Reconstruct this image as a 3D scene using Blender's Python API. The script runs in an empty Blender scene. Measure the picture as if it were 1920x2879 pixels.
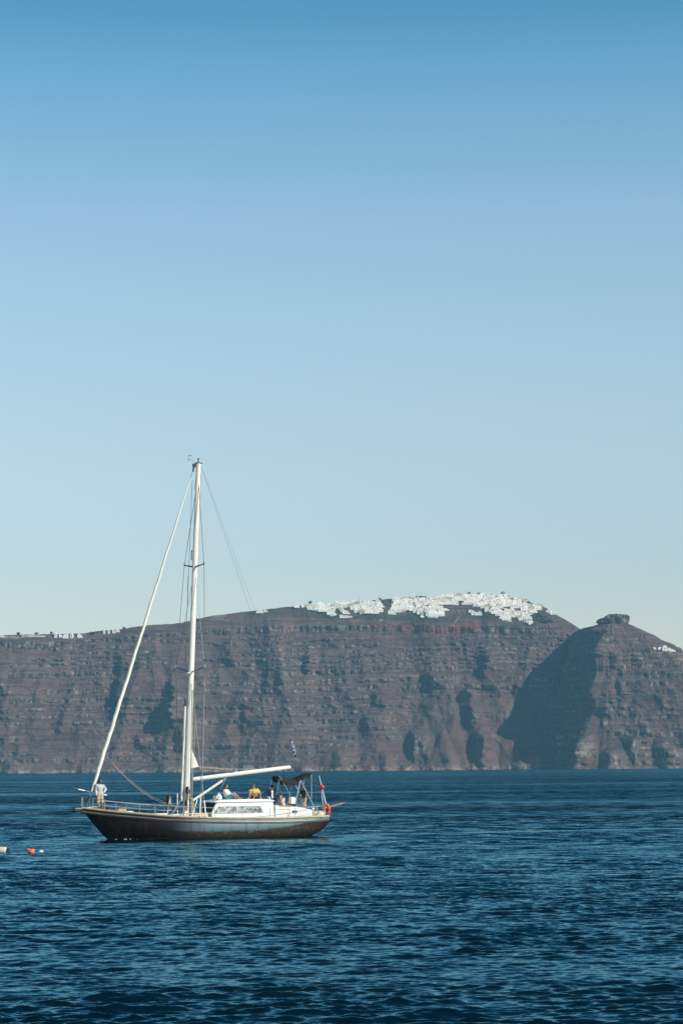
import bpy, bmesh, math, random
import numpy as np
from mathutils import Vector, Matrix
R = math.radians
# ---------------------------------------------------------------- camera geometry (a real 85 mm lens, 4 m above the water)
FPX, CX, CY, CAMZ = 6800.0, 960.0, 1439.5, 4.0
PITCH, ROLL = math.atan(722.0 / FPX), 0.0083
F_ = np.array([0, math.cos(PITCH), math.sin(PITCH)])
U0 = np.array([0, -math.sin(PITCH), math.cos(PITCH)])
X0 = np.array([1.0, 0, 0])
R_ = math.cos(ROLL) * X0 - math.sin(ROLL) * U0
U_ = math.sin(ROLL) * X0 + math.cos(ROLL) * U0
CAM = np.array([0, 0, CAMZ])
def ray(px, py): return FPX * F_ + (px - CX) * R_ + (CY - py) * U_
def project(p):
    d = np.asarray(p, float) - CAM
    w = d @ F_
    return CX + FPX * (d @ R_) / w, CY - FPX * (d @ U_) / w
def at_depth(px, py, y):
    r = ray(px, py); return CAM + r * (y / r[1])
# ---------------------------------------------------------------- boat frame: u forward, v to port, z up
YAW = R(22.0)
BC = at_depth(578, 2353, 144.7); BC[2] = 0.0
HD = np.array([-math.cos(YAW), -math.sin(YAW), 0]); PT = np.array([math.sin(YAW), -math.cos(YAW), 0])
def L(px, py, v=0.0):
    "local boat point on the fore-and-aft plane v metres to port"
    r = ray(px, py); o = BC + PT * v
    n = PT
    t = ((o - CAM) @ n) / (r @ n)
    p = CAM + r * t - BC
    return np.array([p @ HD, p @ PT, p[2]])
def W(u, v, z): return BC + HD * u + PT * v + np.array([0, 0, z])
scene = bpy.context.scene
C = scene.collection
rng = np.random.default_rng(7); random.seed(7)
# ---------------------------------------------------------------- noise
def pn(x, y, seed=0):
    "2-D gradient noise, about -0.7..0.7"
    x = np.asarray(x, float); y = np.asarray(y, float); x, y = np.broadcast_arrays(x, y)
    xi = np.floor(x).astype(np.int64); yi = np.floor(y).astype(np.int64); xf = x - xi; yf = y - yi
    def g(ix, iy, dx, dy):
        h = (ix * 374761393 + iy * 668265263 + seed * 974634541) & 0xFFFFFFFF
        h = ((h ^ (h >> 13)) * 1274126177) & 0xFFFFFFFF; h = h ^ (h >> 16)
        a = (h & 0xFFFF) / 65536.0 * 2 * np.pi
        return np.cos(a) * dx + np.sin(a) * dy
    u = xf * xf * xf * (xf * (xf * 6 - 15) + 10); v = yf * yf * yf * (yf * (yf * 6 - 15) + 10)
    a = g(xi, yi, xf, yf); b = g(xi + 1, yi, xf - 1, yf); c = g(xi, yi + 1, xf, yf - 1); d = g(xi + 1, yi + 1, xf - 1, yf - 1)
    return (a * (1 - u) + b * u) * (1 - v) + (c * (1 - u) + d * u) * v
def fbm(x, y, seed=0, o=4):
    s = 0; a = 1.0
    for k in range(o):
        s = s + a * pn(x * 2 ** k, y * 2 ** k, seed + k * 17); a *= .5
    return s
def sstep(a, b, x):
    t = np.clip((x - a) / (b - a), 0, 1); return t * t * (3 - 2 * t)
# ---------------------------------------------------------------- objects
def link(o, parent=None):
    C.objects.link(o)
    if parent is not None: o.parent = parent
    return o
def tag(o, label=None, cat=None, group=None, kind=None):
    if label: o['label'] = label
    if cat: o['category'] = cat
    if group: o['group'] = group
    if kind: o['kind'] = kind
    return o
def empty(name, loc=(0, 0, 0), rz=0.0):
    o = bpy.data.objects.new(name, None); o.location = loc; o.rotation_euler = (0, 0, rz); o.empty_display_size = .2
    C.objects.link(o); return o
def meshobj(name, verts, faces, mats, parent=None, mi=None, smooth=False):
    me = bpy.data.meshes.new(name); me.from_pydata([tuple(map(float, v)) for v in verts], [], [tuple(f) for f in faces])
    for m in (mats if isinstance(mats, (list, tuple)) else [mats]): me.materials.append(m)
    if mi is not None: me.polygons.foreach_set('material_index', mi)
    me.polygons.foreach_set('use_smooth', [bool(smooth)] * len(me.polygons)); me.update()
    return link(bpy.data.objects.new(name, me), parent)
def gridmesh(name, P, mat, attrs=None, smooth=True, wrap=False, cap=None):
    "P: rows x cols x 3 array"
    nr, nc = P.shape[:2]; me = bpy.data.meshes.new(name)
    V = P.reshape(-1, 3).astype(np.float32); n = len(V)
    c = np.arange(nc if wrap else nc - 1); r = np.arange(nr - 1)
    a = (r[:, None] * nc + c[None]).ravel(); b = (r[:, None] * nc + (c[None] + 1) % nc).ravel()
    Q = np.stack([a, b, b + nc, a + nc], 1).astype(np.int32)
    me.vertices.add(n); me.vertices.foreach_set('co', V.ravel())
    me.loops.add(Q.size); me.loops.foreach_set('vertex_index', Q.ravel())
    me.polygons.add(len(Q)); me.polygons.foreach_set('loop_start', np.arange(0, Q.size, 4, dtype=np.int32))
    me.polygons.foreach_set('use_smooth', np.full(len(Q), smooth)); me.update(calc_edges=True); me.validate()
    for k, v in (attrs or {}).items():
        at = me.attributes.new(k, 'FLOAT', 'POINT'); at.data.foreach_set('value', v.ravel().astype(np.float32))
    me.materials.append(mat)
    return link(bpy.data.objects.new(name, me))
# ---------------------------------------------------------------- materials
def material(name):
    m = bpy.data.materials.new(name); m.use_nodes = True
    nt = m.node_tree; b = nt.nodes['Principled BSDF']
    return m, nt, b
def nd(nt, t, **kw):
    n = nt.nodes.new(t)
    for k, v in kw.items():
        if k in n.inputs.keys() if hasattr(n.inputs, 'keys') else False: n.inputs[k].default_value = v
        else: setattr(n, k, v)
    return n
def simple(name, col, rough=.5, metal=0.0, var=.12, scale=8.0, bump=0.0, coat=0.0, spec=.5):
    "a plain surface with slight mottling"
    m, nt, b = material(name)
    tc = nt.nodes.new('ShaderNodeTexCoord'); n = nt.nodes.new('ShaderNodeTexNoise'); n.inputs['Scale'].default_value = scale; n.inputs['Detail'].default_value = 5
    nt.links.new(tc.outputs['Object'], n.inputs['Vector'])
    r = nt.nodes.new('ShaderNodeValToRGB')
    r.color_ramp.elements[0].color = (*[c * (1 - var) for c in col], 1); r.color_ramp.elements[1].color = (*[min(1, c * (1 + var)) for c in col], 1)
    r.color_ramp.elements[0].position = .3; r.color_ramp.elements[1].position = .7
    nt.links.new(n.outputs['Fac'], r.inputs['Fac']); nt.links.new(r.outputs['Color'], b.inputs['Base Color'])
    b.inputs['Roughness'].default_value = rough; b.inputs['Metallic'].default_value = metal
    b.inputs['Coat Weight'].default_value = coat; b.inputs['Specular IOR Level'].default_value = spec
    if bump:
        bp = nt.nodes.new('ShaderNodeBump'); bp.inputs['Strength'].default_value = bump; bp.inputs['Distance'].default_value = .02
        nt.links.new(n.outputs['Fac'], bp.inputs['Height']); nt.links.new(bp.outputs['Normal'], b.inputs['Normal'])
    return m
# ---------------------------------------------------------------- camera, sky, sun, air
cd = bpy.data.cameras.new('camera'); cam = bpy.data.objects.new('camera', cd); C.objects.link(cam)
M = Matrix.Identity(4)
for i in range(3):
    M[i][0] = R_[i]; M[i][1] = U_[i]; M[i][2] = -F_[i]; M[i][3] = CAM[i]
cam.matrix_world = M
cd.sensor_fit = 'VERTICAL'; cd.sensor_height = 36.0; cd.sensor_width = 24.0; cd.lens = FPX / 2879 * 36; cd.clip_start = .5; cd.clip_end = 60000
scene.camera = cam
SUN_AZ, SUN_EL = R(60), R(36)          # azimuth measured from straight behind the camera towards the right
TS = np.array([math.sin(SUN_AZ) * math.cos(SUN_EL), -math.cos(SUN_AZ) * math.cos(SUN_EL), math.sin(SUN_EL)])
sl = bpy.data.lights.new('sun', 'SUN'); sl.energy = 4.7; sl.angle = R(.53); sl.color = (1.0, .93, .84)
so = bpy.data.objects.new('sun', sl); C.objects.link(so)
so.rotation_euler = Vector(TS).to_track_quat('Z', 'Y').to_euler()
w = bpy.data.worlds.new('World'); scene.world = w; w.use_nodes = True; nt = w.node_tree
bg = nt.nodes['Background']; sky = nt.nodes.new('ShaderNodeTexSky'); sky.sky_type = 'NISHITA'; sky.sun_disc = False
sky.sun_elevation = SUN_EL; sky.sun_rotation = math.atan2(TS[0], TS[1]); sky.altitude = 0; sky.air_density = 1.0; sky.dust_density = .6; sky.ozone_density = 2.5
# the clear sky's own colour from horizon to zenith: pale and milky low down, deep blue higher up
tcw = nt.nodes.new('ShaderNodeTexCoord'); spw = nt.nodes.new('ShaderNodeSeparateXYZ'); nt.links.new(tcw.outputs['Generated'], spw.inputs[0])
rw = nt.nodes.new('ShaderNodeValToRGB'); rw.color_ramp.interpolation = 'EASE' if False else 'LINEAR'
SKYG = [(0.0, (1.404, 1.257, 1.181)), (0.0836, (1.447, 1.296, 1.218)), (0.1507, (1.625, 1.498, 1.29)), (0.1911, (1.599, 1.561, 1.365)), (0.2224, (1.528, 1.562, 1.401)), (0.2421, (1.327, 1.519, 1.375)), (0.2616, (1.115, 1.46, 1.362)), (0.2822, (0.926, 1.388, 1.358)), (0.3052, (0.577, 1.185, 1.221)), (.42, (.47, .99, 1.05)), (.60, (0.24, .60, .70))]
el = rw.color_ramp.elements
while len(el) < len(SKYG): el.new(.5)
for q, (p, c) in zip(el, SKYG): q.position = p; q.color = (c[0] / 2, c[1] / 2, c[2] / 2, 1)
mx = nt.nodes.new('ShaderNodeMix'); mx.data_type = 'RGBA'; mx.blend_type = 'MULTIPLY'; mx.inputs['Factor'].default_value = 1
nt.links.new(spw.outputs['Z'], rw.inputs['Fac']); nt.links.new(rw.outputs['Color'], mx.inputs[7])
sc2 = nt.nodes.new('ShaderNodeVectorMath'); sc2.operation = 'SCALE'; sc2.inputs['Scale'].default_value = 2.0
nt.links.new(sky.outputs['Color'], mx.inputs[6]); nt.links.new(mx.outputs[2], sc2.inputs[0]); nt.links.new(sc2.outputs[0], bg.inputs['Color'])
bg.inputs['Strength'].default_value = .105
scene.view_settings.view_transform = 'Standard'; scene.view_settings.look = 'None'; scene.view_settings.exposure = 0; scene.view_settings.gamma = 1
scene.render.engine = 'CYCLES'
cy = scene.cycles; cy.use_denoising = True; cy.max_bounces = 6; cy.transparent_max_bounces = 12; cy.volume_bounces = 0; cy.caustics_reflective = True; cy.blur_glossy = .3
cy.use_adaptive_sampling = False; cy.sample_clamp_indirect = 4.0
# haze: one closed box of thin even air round camera, sea and cliffs
def haze():
    x, y0, y1, z0, z1 = 1500.0, -300.0, 5400.0, -8.0, 430.0
    v = [(-x, y0, z0), (x, y0, z0), (x, y1, z0), (-x, y1, z0), (-x, y0, z1), (x, y0, z1), (x, y1, z1), (-x, y1, z1)]
    m = bpy.data.materials.new('air'); m.use_nodes = True; n = m.node_tree
    n.nodes.remove(n.nodes['Principled BSDF']); pv = n.nodes.new('ShaderNodeVolumePrincipled')
    pv.inputs['Density'].default_value = 5.4e-5; pv.inputs['Color'].default_value = (.29, .73, 1.0, 1); pv.inputs['Anisotropy'].default_value = 0.0
    n.links.new(pv.outputs['Volume'], n.nodes['Material Output'].inputs['Volume'])
    o = meshobj('haze', v, [(0, 3, 2, 1), (4, 5, 6, 7), (0, 1, 5, 4), (1, 2, 6, 5), (2, 3, 7, 6), (3, 0, 4, 7)], m)
    tag(o, 'thin blue haze in the air between the boat and the cliffs', 'haze', kind='stuff')
haze()
# ---------------------------------------------------------------- the sea: one sheet with real waves, finer near the viewer
def sea():
    ys = [24.0]
    while ys[-1] < 5200: ys.append(ys[-1] + (.048 * (max(ys[-1], 30) / 38) ** 1.55 if ys[-1] < 300 else (ys[-1] - 300) * .03 + 1.2))
    ys = np.array([-280, -120, -40, 0, 14, 20, 22.] + ys)
    t = np.linspace(-1, 1, 941); o_ = np.array([1.15, 1.5, 2.2, 3.6, 7, 14, 30])
    t = np.concatenate([-o_[::-1], t, o_])
    hw = np.maximum(ys, 24) * .141 * 1.55 + 2; fin = np.minimum(1, 3300 / (hw * 30)); 
    X = t[None, :] * hw[:, None]; far = np.abs(t) > 1; X[:, far] = np.where(np.abs(X[:, far]) > 3300, np.sign(X[:, far]) * (3300 + (np.abs(t[far]) - 1)[None]), X[:, far])
    Y = np.repeat(ys[:, None], len(t), 1)
    dx = np.gradient(X, axis=1); dy = np.gradient(ys)[:, None]
    Z = np.zeros_like(X); DX = np.zeros_like(X); DY = np.zeros_like(X)
    r = np.random.default_rng(11)
    gust = .78 + .55 * fbm(X / 45, Y / 22, 5, 3) + .3 * pn(X / 14, Y / 5, 9)
    sub = slice(7, 7 + int(np.searchsorted(ys[7:], 420)))        # rows that carry waves
    Xs, Ys, dxs, dys, gs = X[sub], Y[sub], dx[sub], dy[sub], gust[sub]
    grp = .75 + .7 * pn(Xs / 1.9, Ys / 3.1, 6); grp2 = .75 + .7 * pn(Xs / 4.5, Ys / 6.5, 8)
    for lam in np.geomspace(.11, 2.4, 56):
        lam *= r.uniform(.93, 1.07)
        th = r.normal(R(97), R(23)); k = 2 * np.pi / lam
        kx, ky = k * math.cos(th), k * math.sin(th)
        st = .086 * (1.0 if lam < .6 else (.6 / lam) ** .85) * (1.0 if lam > .25 else .85); a = st / k
        ok = np.clip((lam / (2.3 * np.maximum(dxs * abs(math.cos(th)), dys * abs(math.sin(th))) + 1e-6) - 1) * 1.5, 0, 1)
        ph = kx * Xs + ky * Ys + r.uniform(0, 6.28)
        A = a * ok * gs * (grp if lam < .8 else grp2)
        sn = np.sin(ph); Z[sub] += A * np.cos(ph); DX[sub] -= .8 * A * math.cos(th) * sn; DY[sub] -= .8 * A * math.sin(th) * sn
    # the hull shelters the water beside it, and its wake leaves a smoother lane astern
    ex, ey = X - (BC[0] + 1.0), Y - (BC[1] - 5.0)
    calm = .62 * np.exp(-(ex / 9.0) ** 4 - (ey / 7.5) ** 4)
    sx_, sy_ = BC[0] - 7.0 * HD[0], BC[1] - 7.0 * HD[1]; al = (X - sx_) * -HD[0] + (Y - sy_) * -HD[1]; ac = np.abs((X - sx_) * PT[0] + (Y - sy_) * PT[1])
    calm = np.maximum(calm, .6 * sstep(0, 3, al) * sstep(90, 30, al) * sstep(1.4 + .05 * al.clip(0), .5, ac))
    keep = 1 - calm; Z *= keep; DX *= keep; DY *= keep
    P = np.stack([X + DX, Y + DY, Z], -1)
    m, nt, b = material('sea_water')
    nt.nodes.remove(b); df = nt.nodes.new('ShaderNodeBsdfDiffuse'); df.inputs['Color'].default_value = SEA_BASE; gl = nt.nodes.new('ShaderNodeBsdfGlossy'); gl.inputs['Color'].default_value = SEA_TINT; gl.inputs['Roughness'].default_value = .07
    fr = nt.nodes.new('ShaderNodeFresnel'); fr.inputs['IOR'].default_value = 1.333; ms = nt.nodes.new('ShaderNodeMixShader')
    g = nt.nodes.new('ShaderNodeNewGeometry'); L_ = nt.links.new
    def noise(sx, sy, sc, det=2, rough=.5):
        mp = nt.nodes.new('ShaderNodeMapping'); mp.inputs['Scale'].default_value = (sx, sy, 1); L_(g.outputs['Position'], mp.inputs['Vector'])
        n = nt.nodes.new('ShaderNodeTexNoise'); n.inputs['Scale'].default_value = sc; n.inputs['Detail'].default_value = det; n.inputs['Roughness'].default_value = rough
        L_(mp.outputs['Vector'], n.inputs['Vector']); return n
    def vm(op, a, c):
        v = nt.nodes.new('ShaderNodeVectorMath'); v.operation = op
        for i, q in enumerate((a, c)):
            if q is None: continue
            tgt = v.inputs['Scale'] if (op == 'SCALE' and i == 1) else v.inputs[i]
            if isinstance(q, (tuple, float)): tgt.default_value = q
            else: L_(q, tgt)
        return v.outputs[0]
    sp = nt.nodes.new('ShaderNodeSeparateXYZ'); L_(g.outputs['Position'], sp.inputs[0])
    def rng_(src, a, c, lo, hi):
        q = nt.nodes.new('ShaderNodeMapRange'); q.inputs[1].default_value = a; q.inputs[2].default_value = c; q.inputs[3].default_value = lo; q.inputs[4].default_value = hi
        L_(src, q.inputs[0]); return q.outputs[0]
    # slopes of the ripples too small for the sheet itself; where the sheet is coarse they carry the whole chop
    fine = vm('MULTIPLY', vm('SUBTRACT', noise(.6, 1, 9.0).outputs['Color'], (.5, .5, .5)), (.55, .68, 0.0))
    chop = vm('MULTIPLY', vm('ADD', vm('SUBTRACT', noise(.42, 1, 1.1, 4, .6).outputs['Color'], (.5, .5, .5)), (0.0, CHOP_TILT, 0.0)), (1.4, 2.0, 0.0))
    big = rng_(noise(.3, 1.0, .02, 3).outputs['Fac'], .35, .65, .42, 1.2)
    chop = vm('SCALE', chop, rng_(sp.outputs['Y'], 35, 230, 0.12, 1.0))
    ka = nt.nodes.new('ShaderNodeAttribute'); ka.attribute_name = 'ripple'
    sl_ = vm('SCALE', vm('SCALE', vm('ADD', fine, chop), big), ka.outputs['Fac'])
    nrm = vm('NORMALIZE', vm('ADD', g.outputs['Normal'], sl_), None)
    for q in (gl, fr, df): L_(nrm, q.inputs['Normal'])
    L_(fr.outputs[0], ms.inputs[0]); L_(df.outputs[0], ms.inputs[1]); L_(gl.outputs[0], ms.inputs[2]); L_(ms.outputs[0], nt.nodes['Material Output'].inputs['Surface'])
    o = gridmesh('water', P, m, dict(ripple=keep)); tag(o, 'dark blue rippled sea', kind='structure')
SEA_BASE = (.0004, .0085, .0145, 1); SEA_TINT = (.42, .78, .89, 1); CHOP_TILT = -.15
sea()
# ---------------------------------------------------------------- caldera cliff and headland
D2P = 1920 / 1568.0
def hor(px): return 2161.6 - ROLL * (px - 960)
RIDGE = np.array([(-500, 1476), (-200, 1468), (-100, 1463), (0, 1460), (50, 1459), (100, 1458), (150, 1457), (190, 1456), (240, 1450), (290, 1444), (340, 1437), (400, 1434), (440, 1426), (480, 1417), (520, 1411), (560, 1406),
    (600, 1402), (650, 1396), (700, 1391), (740, 1387), (800, 1384), (850, 1381), (890, 1377), (930, 1373), (960, 1371), (1020, 1370), (1080, 1368), (1130, 1368), (1160, 1369), (1200, 1379), (1230, 1389), (1255, 1398), (1265, 1408),
    (1300, 1428), (1330, 1448), (1400, 1470), (1500, 1500), (1568, 1520), (1700, 1545), (2100, 1560)], float) * D2P
BANDS = []
_r = random.Random(3); _z = 6.0
while _z < 330:
    t = _r.uniform(4.5, 9.5) if _z < 190 else _r.uniform(3.0, 6.5)
    BANDS.append((_z, t, _r.random() * 100)); _z += t + (_r.uniform(4.5, 10) if _z < 190 else _r.uniform(3, 6.5))
def strata(x, z, boost=0.0):
    "0 on talus ledges, 1 on cliff bands"
    zz = z + 13 * pn(x / 330, z / 260, 41) + 4.5 * pn(x / 75, z / 70, 42) + 1.8 * pn(x / 27, z / 40, 48) + .9 * pn(x / 9, z / 30, 43)
    m = np.zeros(np.broadcast(x, z).shape)
    for z0, t, s in BANDS:
        pres = sstep(-.10, .16, pn(x / 150, s, 44) + .45 * pn(x / 34, s + z / 90, 45) + .15 * pn(x / 9, s + z / 40, 47) + .14 + boost + .55 * pn(x / 190, z / 75, 49))
        tt = t * (1 + .5 * pn(x / 34, s + 9, 46))
        m = np.maximum(m, pres * sstep(z0 - 1.0, z0 + .8, zz) * sstep(z0 + tt + .8, z0 + tt - .8, zz))
    return m
def columns(x, z):
    return 1.0 * pn(x / 5.2, z / 22, 51) + 2.0 * pn(x / 12, z / 20, 52) + .35 * pn(x / 2.6, z / 12, 53)
def rock_material(name):
    m, nt, b = material(name)
    L_ = nt.links.new
    g = nt.nodes.new('ShaderNodeNewGeometry')
    def noise(sc, vec=(1, 1, 1), det=6, rough=.6):
        mp = nt.nodes.new('ShaderNodeMapping'); mp.inputs['Scale'].default_value = vec; L_(g.outputs['Position'], mp.inputs['Vector'])
        n = nt.nodes.new('ShaderNodeTexNoise'); n.inputs['Scale'].default_value = sc; n.inputs['Detail'].default_value = det; n.inputs['Roughness'].default_value = rough
        L_(mp.outputs['Vector'], n.inputs['Vector']); return n.outputs['Fac']
    def ramp(f, st):
        r = nt.nodes.new('ShaderNodeValToRGB'); e = r.color_ramp.elements
        while len(e) < len(st): e.new(.5)
        for q, (p, c) in zip(e, st): q.position = p; q.color = (*c, 1)
        L_(f, r.inputs['Fac']); return r.outputs['Color']
    def mix(a, c, f, mode='MIX'):
        x = nt.nodes.new('ShaderNodeMix'); x.data_type = 'RGBA'; x.blend_type = mode
        for i, v in ((6, a), (7, c)):
            if isinstance(v, tuple): x.inputs[i].default_value = (*v, 1)
            else: L_(v, x.inputs[i])
        if isinstance(f, float): x.inputs[0].default_value = f
        else: L_(f, x.inputs[0])
        return x.outputs[2]
    def att(n):
        a = nt.nodes.new('ShaderNodeAttribute'); a.attribute_name = n; return a.outputs['Fac']
    talus = ramp(noise(.02, (1, 1, 1.4)), [(.32, (.076, .051, .047)), (.5, (.101, .069, .062)), (.68, (.130, .092, .079))])
    rock = ramp(noise(.16, (1, 1, .4), 6, .72), [(.38, (.038, .030, .028)), (.5, (.105, .082, .073)), (.64, (.26, .215, .185))])
    scree = noise(.5, (1, 1, 1), 8, .75)
    talus = mix(talus, ramp(scree, [(.38, (.5, .5, .52)), (.62, (1.5, 1.45, 1.42))]), .8, 'MULTIPLY')
    strk = ramp(noise(.05, (.3, .3, 4.2), 6, .75), [(.36, (.45, .46, .50)), (.5, (1, .97, .95)), (.64, (1.55, 1.42, 1.32))])
    c = mix(talus, rock, att('band')); sq = nt.nodes.new('ShaderNodeMath'); sq.operation = 'MULTIPLY_ADD'; sq.inputs[1].default_value = -.78; sq.inputs[2].default_value = .85; L_(att('scree'), sq.inputs[0]); c = mix(c, strk, sq.outputs[0], 'MULTIPLY')
    c = mix(c, ramp(noise(.1), [(.35, (.13, .045, .035)), (.7, (.24, .085, .06))]), att('red'))
    c = mix(c, ramp(noise(.15), [(.35, (.03, .04, .022)), (.7, (.07, .08, .04))]), att('green'))
    c = mix(c, ramp(noise(.1), [(.35, (.18, .15, .12)), (.7, (.4, .35, .29))]), att('pale'))
    L_(c, b.inputs['Base Color']); b.inputs['Roughness'].default_value = .95; b.inputs['Specular IOR Level'].default_value = .15
    bp = nt.nodes.new('ShaderNodeBump'); bp.inputs['Strength'].default_value = .8; bp.inputs['Distance'].default_value = 2.2
    L_(noise(.32, (1, 1, .8), 8, .7), bp.inputs['Height']); L_(bp.outputs['Normal'], b.inputs['Normal'])
    return m
ROCK = rock_material('volcanic_rock')
YB0 = 4330.0
def main_cliff():
    xs = np.arange(-1160, 1160, 1.75); nz = 215
    px_top = CX + xs / 4600 * FPX
    Hh = (hor(px_top) - np.interp(px_top, RIDGE[:, 0], RIDGE[:, 1])) * (4590 / FPX) + CAMZ
    Hh = Hh + 1.6 * fbm(xs / 40, 0 * xs + 3, 60, 4)
    s = np.linspace(0, 1, nz)[:, None]; Z = s * Hh[None]; X = np.repeat(xs[None], nz, 0)
    band = strata(X, Z, .24 * sstep(-260, -60, X) * sstep(80, 130, Z) * sstep(270, 230, Z))
    # the thick dark band under the rim
    pxd = px_top / D2P
    tb = np.interp(pxd, [-200, 0, 120, 300, 480, 700, 1000, 1260, 1400], [1480, 1474, 1478, 1462, 1446, 1437, 1441, 1446, 1500])
    ztop = (hor(px_top) - tb * D2P) * (4560 / FPX) + CAMZ + 2.5 * pn(xs / 50, 0 * xs, 61)
    thick = np.interp(pxd, [-200, 0, 100, 200, 400, 500, 900, 1150, 1250, 1400], [5, 8, 10, 2, 6, 11, 12, 13, 7, 4]) * (1 + .5 * pn(xs / 40, 0 * xs, 62))
    tb_m = sstep(ztop - thick - 1, ztop - thick + 1, Z) * sstep(ztop + 1, ztop - 1, Z) * sstep(-.45, -.1, pn(xs / 70, 0 * xs, 63))
    above = sstep(ztop, ztop + 3, Z)
    band = np.maximum(band * (1 - above * .8), tb_m)
    low = sstep(.34, .1, s) * (.55 + .45 * sstep(-.2, .2, pn(X / 150, Z / 200, 64)))
    right_low = sstep(60, 150, X) * sstep(.5, .34, s)          # smooth scree fans under the village
    band = band * (1 - .85 * right_low) * (1 - .25 * low)
    cot = np.full(Z.shape, .93) * (1 + .3 * right_low) + .22 * above
    dz_ = np.concatenate([Z[1:2] - Z[:1], np.diff(Z, axis=0)], 0)
    D = np.concatenate([np.zeros((1, len(xs))), np.cumsum(cot[1:] * dz_[1:], 0)], 0)
    D *= (.93 * Hh / D[-1])[None]
    # ledge and riser: the riser stands steep, the ledge above it lies back, the mean slope stays
    hp = np.apply_along_axis(lambda c: np.convolve(np.pad(c, 12, 'edge'), np.ones(25) / 25, 'valid'), 0, band)
    D = D - np.cumsum((band - hp) * dz_, 0) * 1.05
    env = np.sin(np.pi * np.clip(s, 0, 1) ** .8) ** .7
    B = 34 * env * ((1 - np.abs(2.3 * pn(X / 150 + .35 * pn(X / 200, Z / 160, 65), Z / 520, 66))) - .6)
    B += 15 * env * ((1 - np.abs(2.2 * pn(X / 62 + .5 * pn(X / 70, Z / 60, 67), Z / 150, 68))) - .6)
    B += 6.5 * env * fbm(X / 24, Z / 22, 69, 4)
    # buttresses: steep on the side away from the sun, gentle on the other
    def spur(xd, yd, amp, wl=9, wr=70, hz=45):
        nonlocal B
        px, py = xd * D2P, yd * D2P; x0 = (px - CX) / FPX * 4440; z0 = (hor(px) - py) * 4440 / FPX
        dx = X - x0 - 9 * pn(Z / 17, Z * 0, int(xd)) - 7 * pn(Z / 45, Z * 0 + 4, int(xd)) - 5 * pn(Z / 6, X / 40, int(xd)) - 5 * band
        prof = np.where(dx < 0, np.exp(-(dx / wl) ** 2), np.exp(-np.abs(dx / wr) ** 1.3))
        B = B + amp * prof * np.exp(-np.abs((Z - z0) / hz) ** 2.4)
    for a in [(272, 1590, 30, 8, 80, 38), (268, 1515, 16, 8, 50, 18), (400, 1610, 44, 10, 90, 46), (425, 1690, 26, 9, 70, 26), (560, 1640, 20, 8, 60, 24), (640, 1560, 18, 8, 70, 22), (700, 1520, 22, 8, 90, 24), (150, 1640, 14, 8, 60, 24), (60, 1720, 16, 8, 50, 16),
              (1115, 1530, 30, 8, 60, 34), (1075, 1580, 22, 8, 50, 16), (1075, 1625, 16, 8, 50, 14), (985, 1560, 14, 8, 60, 16), (860, 1600, 14, 8, 60, 16), (840, 1660, 14, 9, 40, 16), (520, 1500, 14, 8, 60, 18), (330, 1700, 16, 8, 50, 18), (1180, 1580, 14, 8, 40, 18)]: spur(*a)
    def cone(xd, yd, amp, rad, k=1.0):
        nonlocal B, band
        px, py = xd * D2P, yd * D2P; x0 = (px - CX) / FPX * 4390; z0 = (hor(px) - py) * 4390 / FPX
        dx = X - x0; dz = (Z - z0)
        d = np.sqrt((dx / np.where(dx < 0, .55, 1.0)) ** 2 + (np.where(dz > 0, dz * 1.5, dz * .62)) ** 2) / rad + .22 * pn(X / 13, Z / 13, 70)
        f = np.clip(1 - d, 0, 1); B = B + amp * f; band = np.maximum(band, sstep(.15, .5, f) * k * sstep(-.25, .15, pn(X / 16, Z / 22, 71) + .1))
    for a in [(952, 1690, 34, 30), (1098, 1690, 36, 34), (1082, 1640, 20, 17), (775, 1735, 20, 26, .4), (880, 1735, 16, 24, .5), (690, 1760, 14, 22), (560, 1755, 12, 20), (1020, 1740, 9, 22, .4), (920, 1760, 12, 14), (1224, 1742, 36, 46, 0), (1190, 1755, 22, 40, 0), (380, 1765, 14, 22), (200, 1765, 14, 24), (40, 1755, 16, 30)]: cone(*a)
    # scree fans spreading down to the water from their apexes
    fan = np.zeros_like(X)
    for xd, yd, sp_, lean in [(1042, 1625, .42, -.22), (1112, 1655, .30, -.1), (868, 1690, .55, .1), (765, 1700, .6, -.1), (1150, 1680, .5, .25), (930, 1735, .7, 0), (835, 1720, .5, 0), (1215, 1715, 1.0, .2), (700, 1725, .6, 0), (470, 1735, .7, 0), (110, 1730, .8, 0)]:
        px, py = xd * D2P, yd * D2P; x0 = (px - CX) / FPX * 4390; z0 = (hor(px) - py) * 4390 / FPX
        h_ = np.clip(z0 - Z, 0, None); q = np.abs(X - x0 - lean * h_ - 4 * pn(X / 20, Z / 25, 73)) / (sp_ * h_ + 3)
        fm = sstep(1.0, .8, q) * sstep(z0, z0 - 12, Z); fan = np.maximum(fan, fm); B = B + fm * (1 - q ** 1.5).clip(0, 1) * np.minimum(h_ * .22, 14)
    band = band * (1 - .95 * fan)
    # gullies in the scree fans
    B -= right_low * 5 * (1 - np.abs(3 * pn((X + .25 * Z) / 30, Z / 300, 72)))
    Bv = B + band * columns(X, Z) * 3.0 + (1 - band) * (1 - .7 * fan) * (1.1 * fbm(X / 8, Z / 5, 74, 4))
    Bv += band * 1.2 * fbm(X / 13, Z / 4, 75, 3)
    Bv += sstep(.045, .0, s) * (5 * np.abs(pn(X / 9, X * 0, 86)) + 3.5 * np.abs(pn(X / 4, Z / 4, 87)) + 4 * np.abs(pn(X / 33, X * 0, 88)))
    Bv *= sstep(1.0, .93, s) * .9 + .1
    yb = YB0 - 45 * sstep(-300, -900, X) + 26 * pn(X / 230, 0 * X, 76) + 8 * pn(X / 50, 0 * X, 77)
    Y = yb + D - Bv
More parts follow.
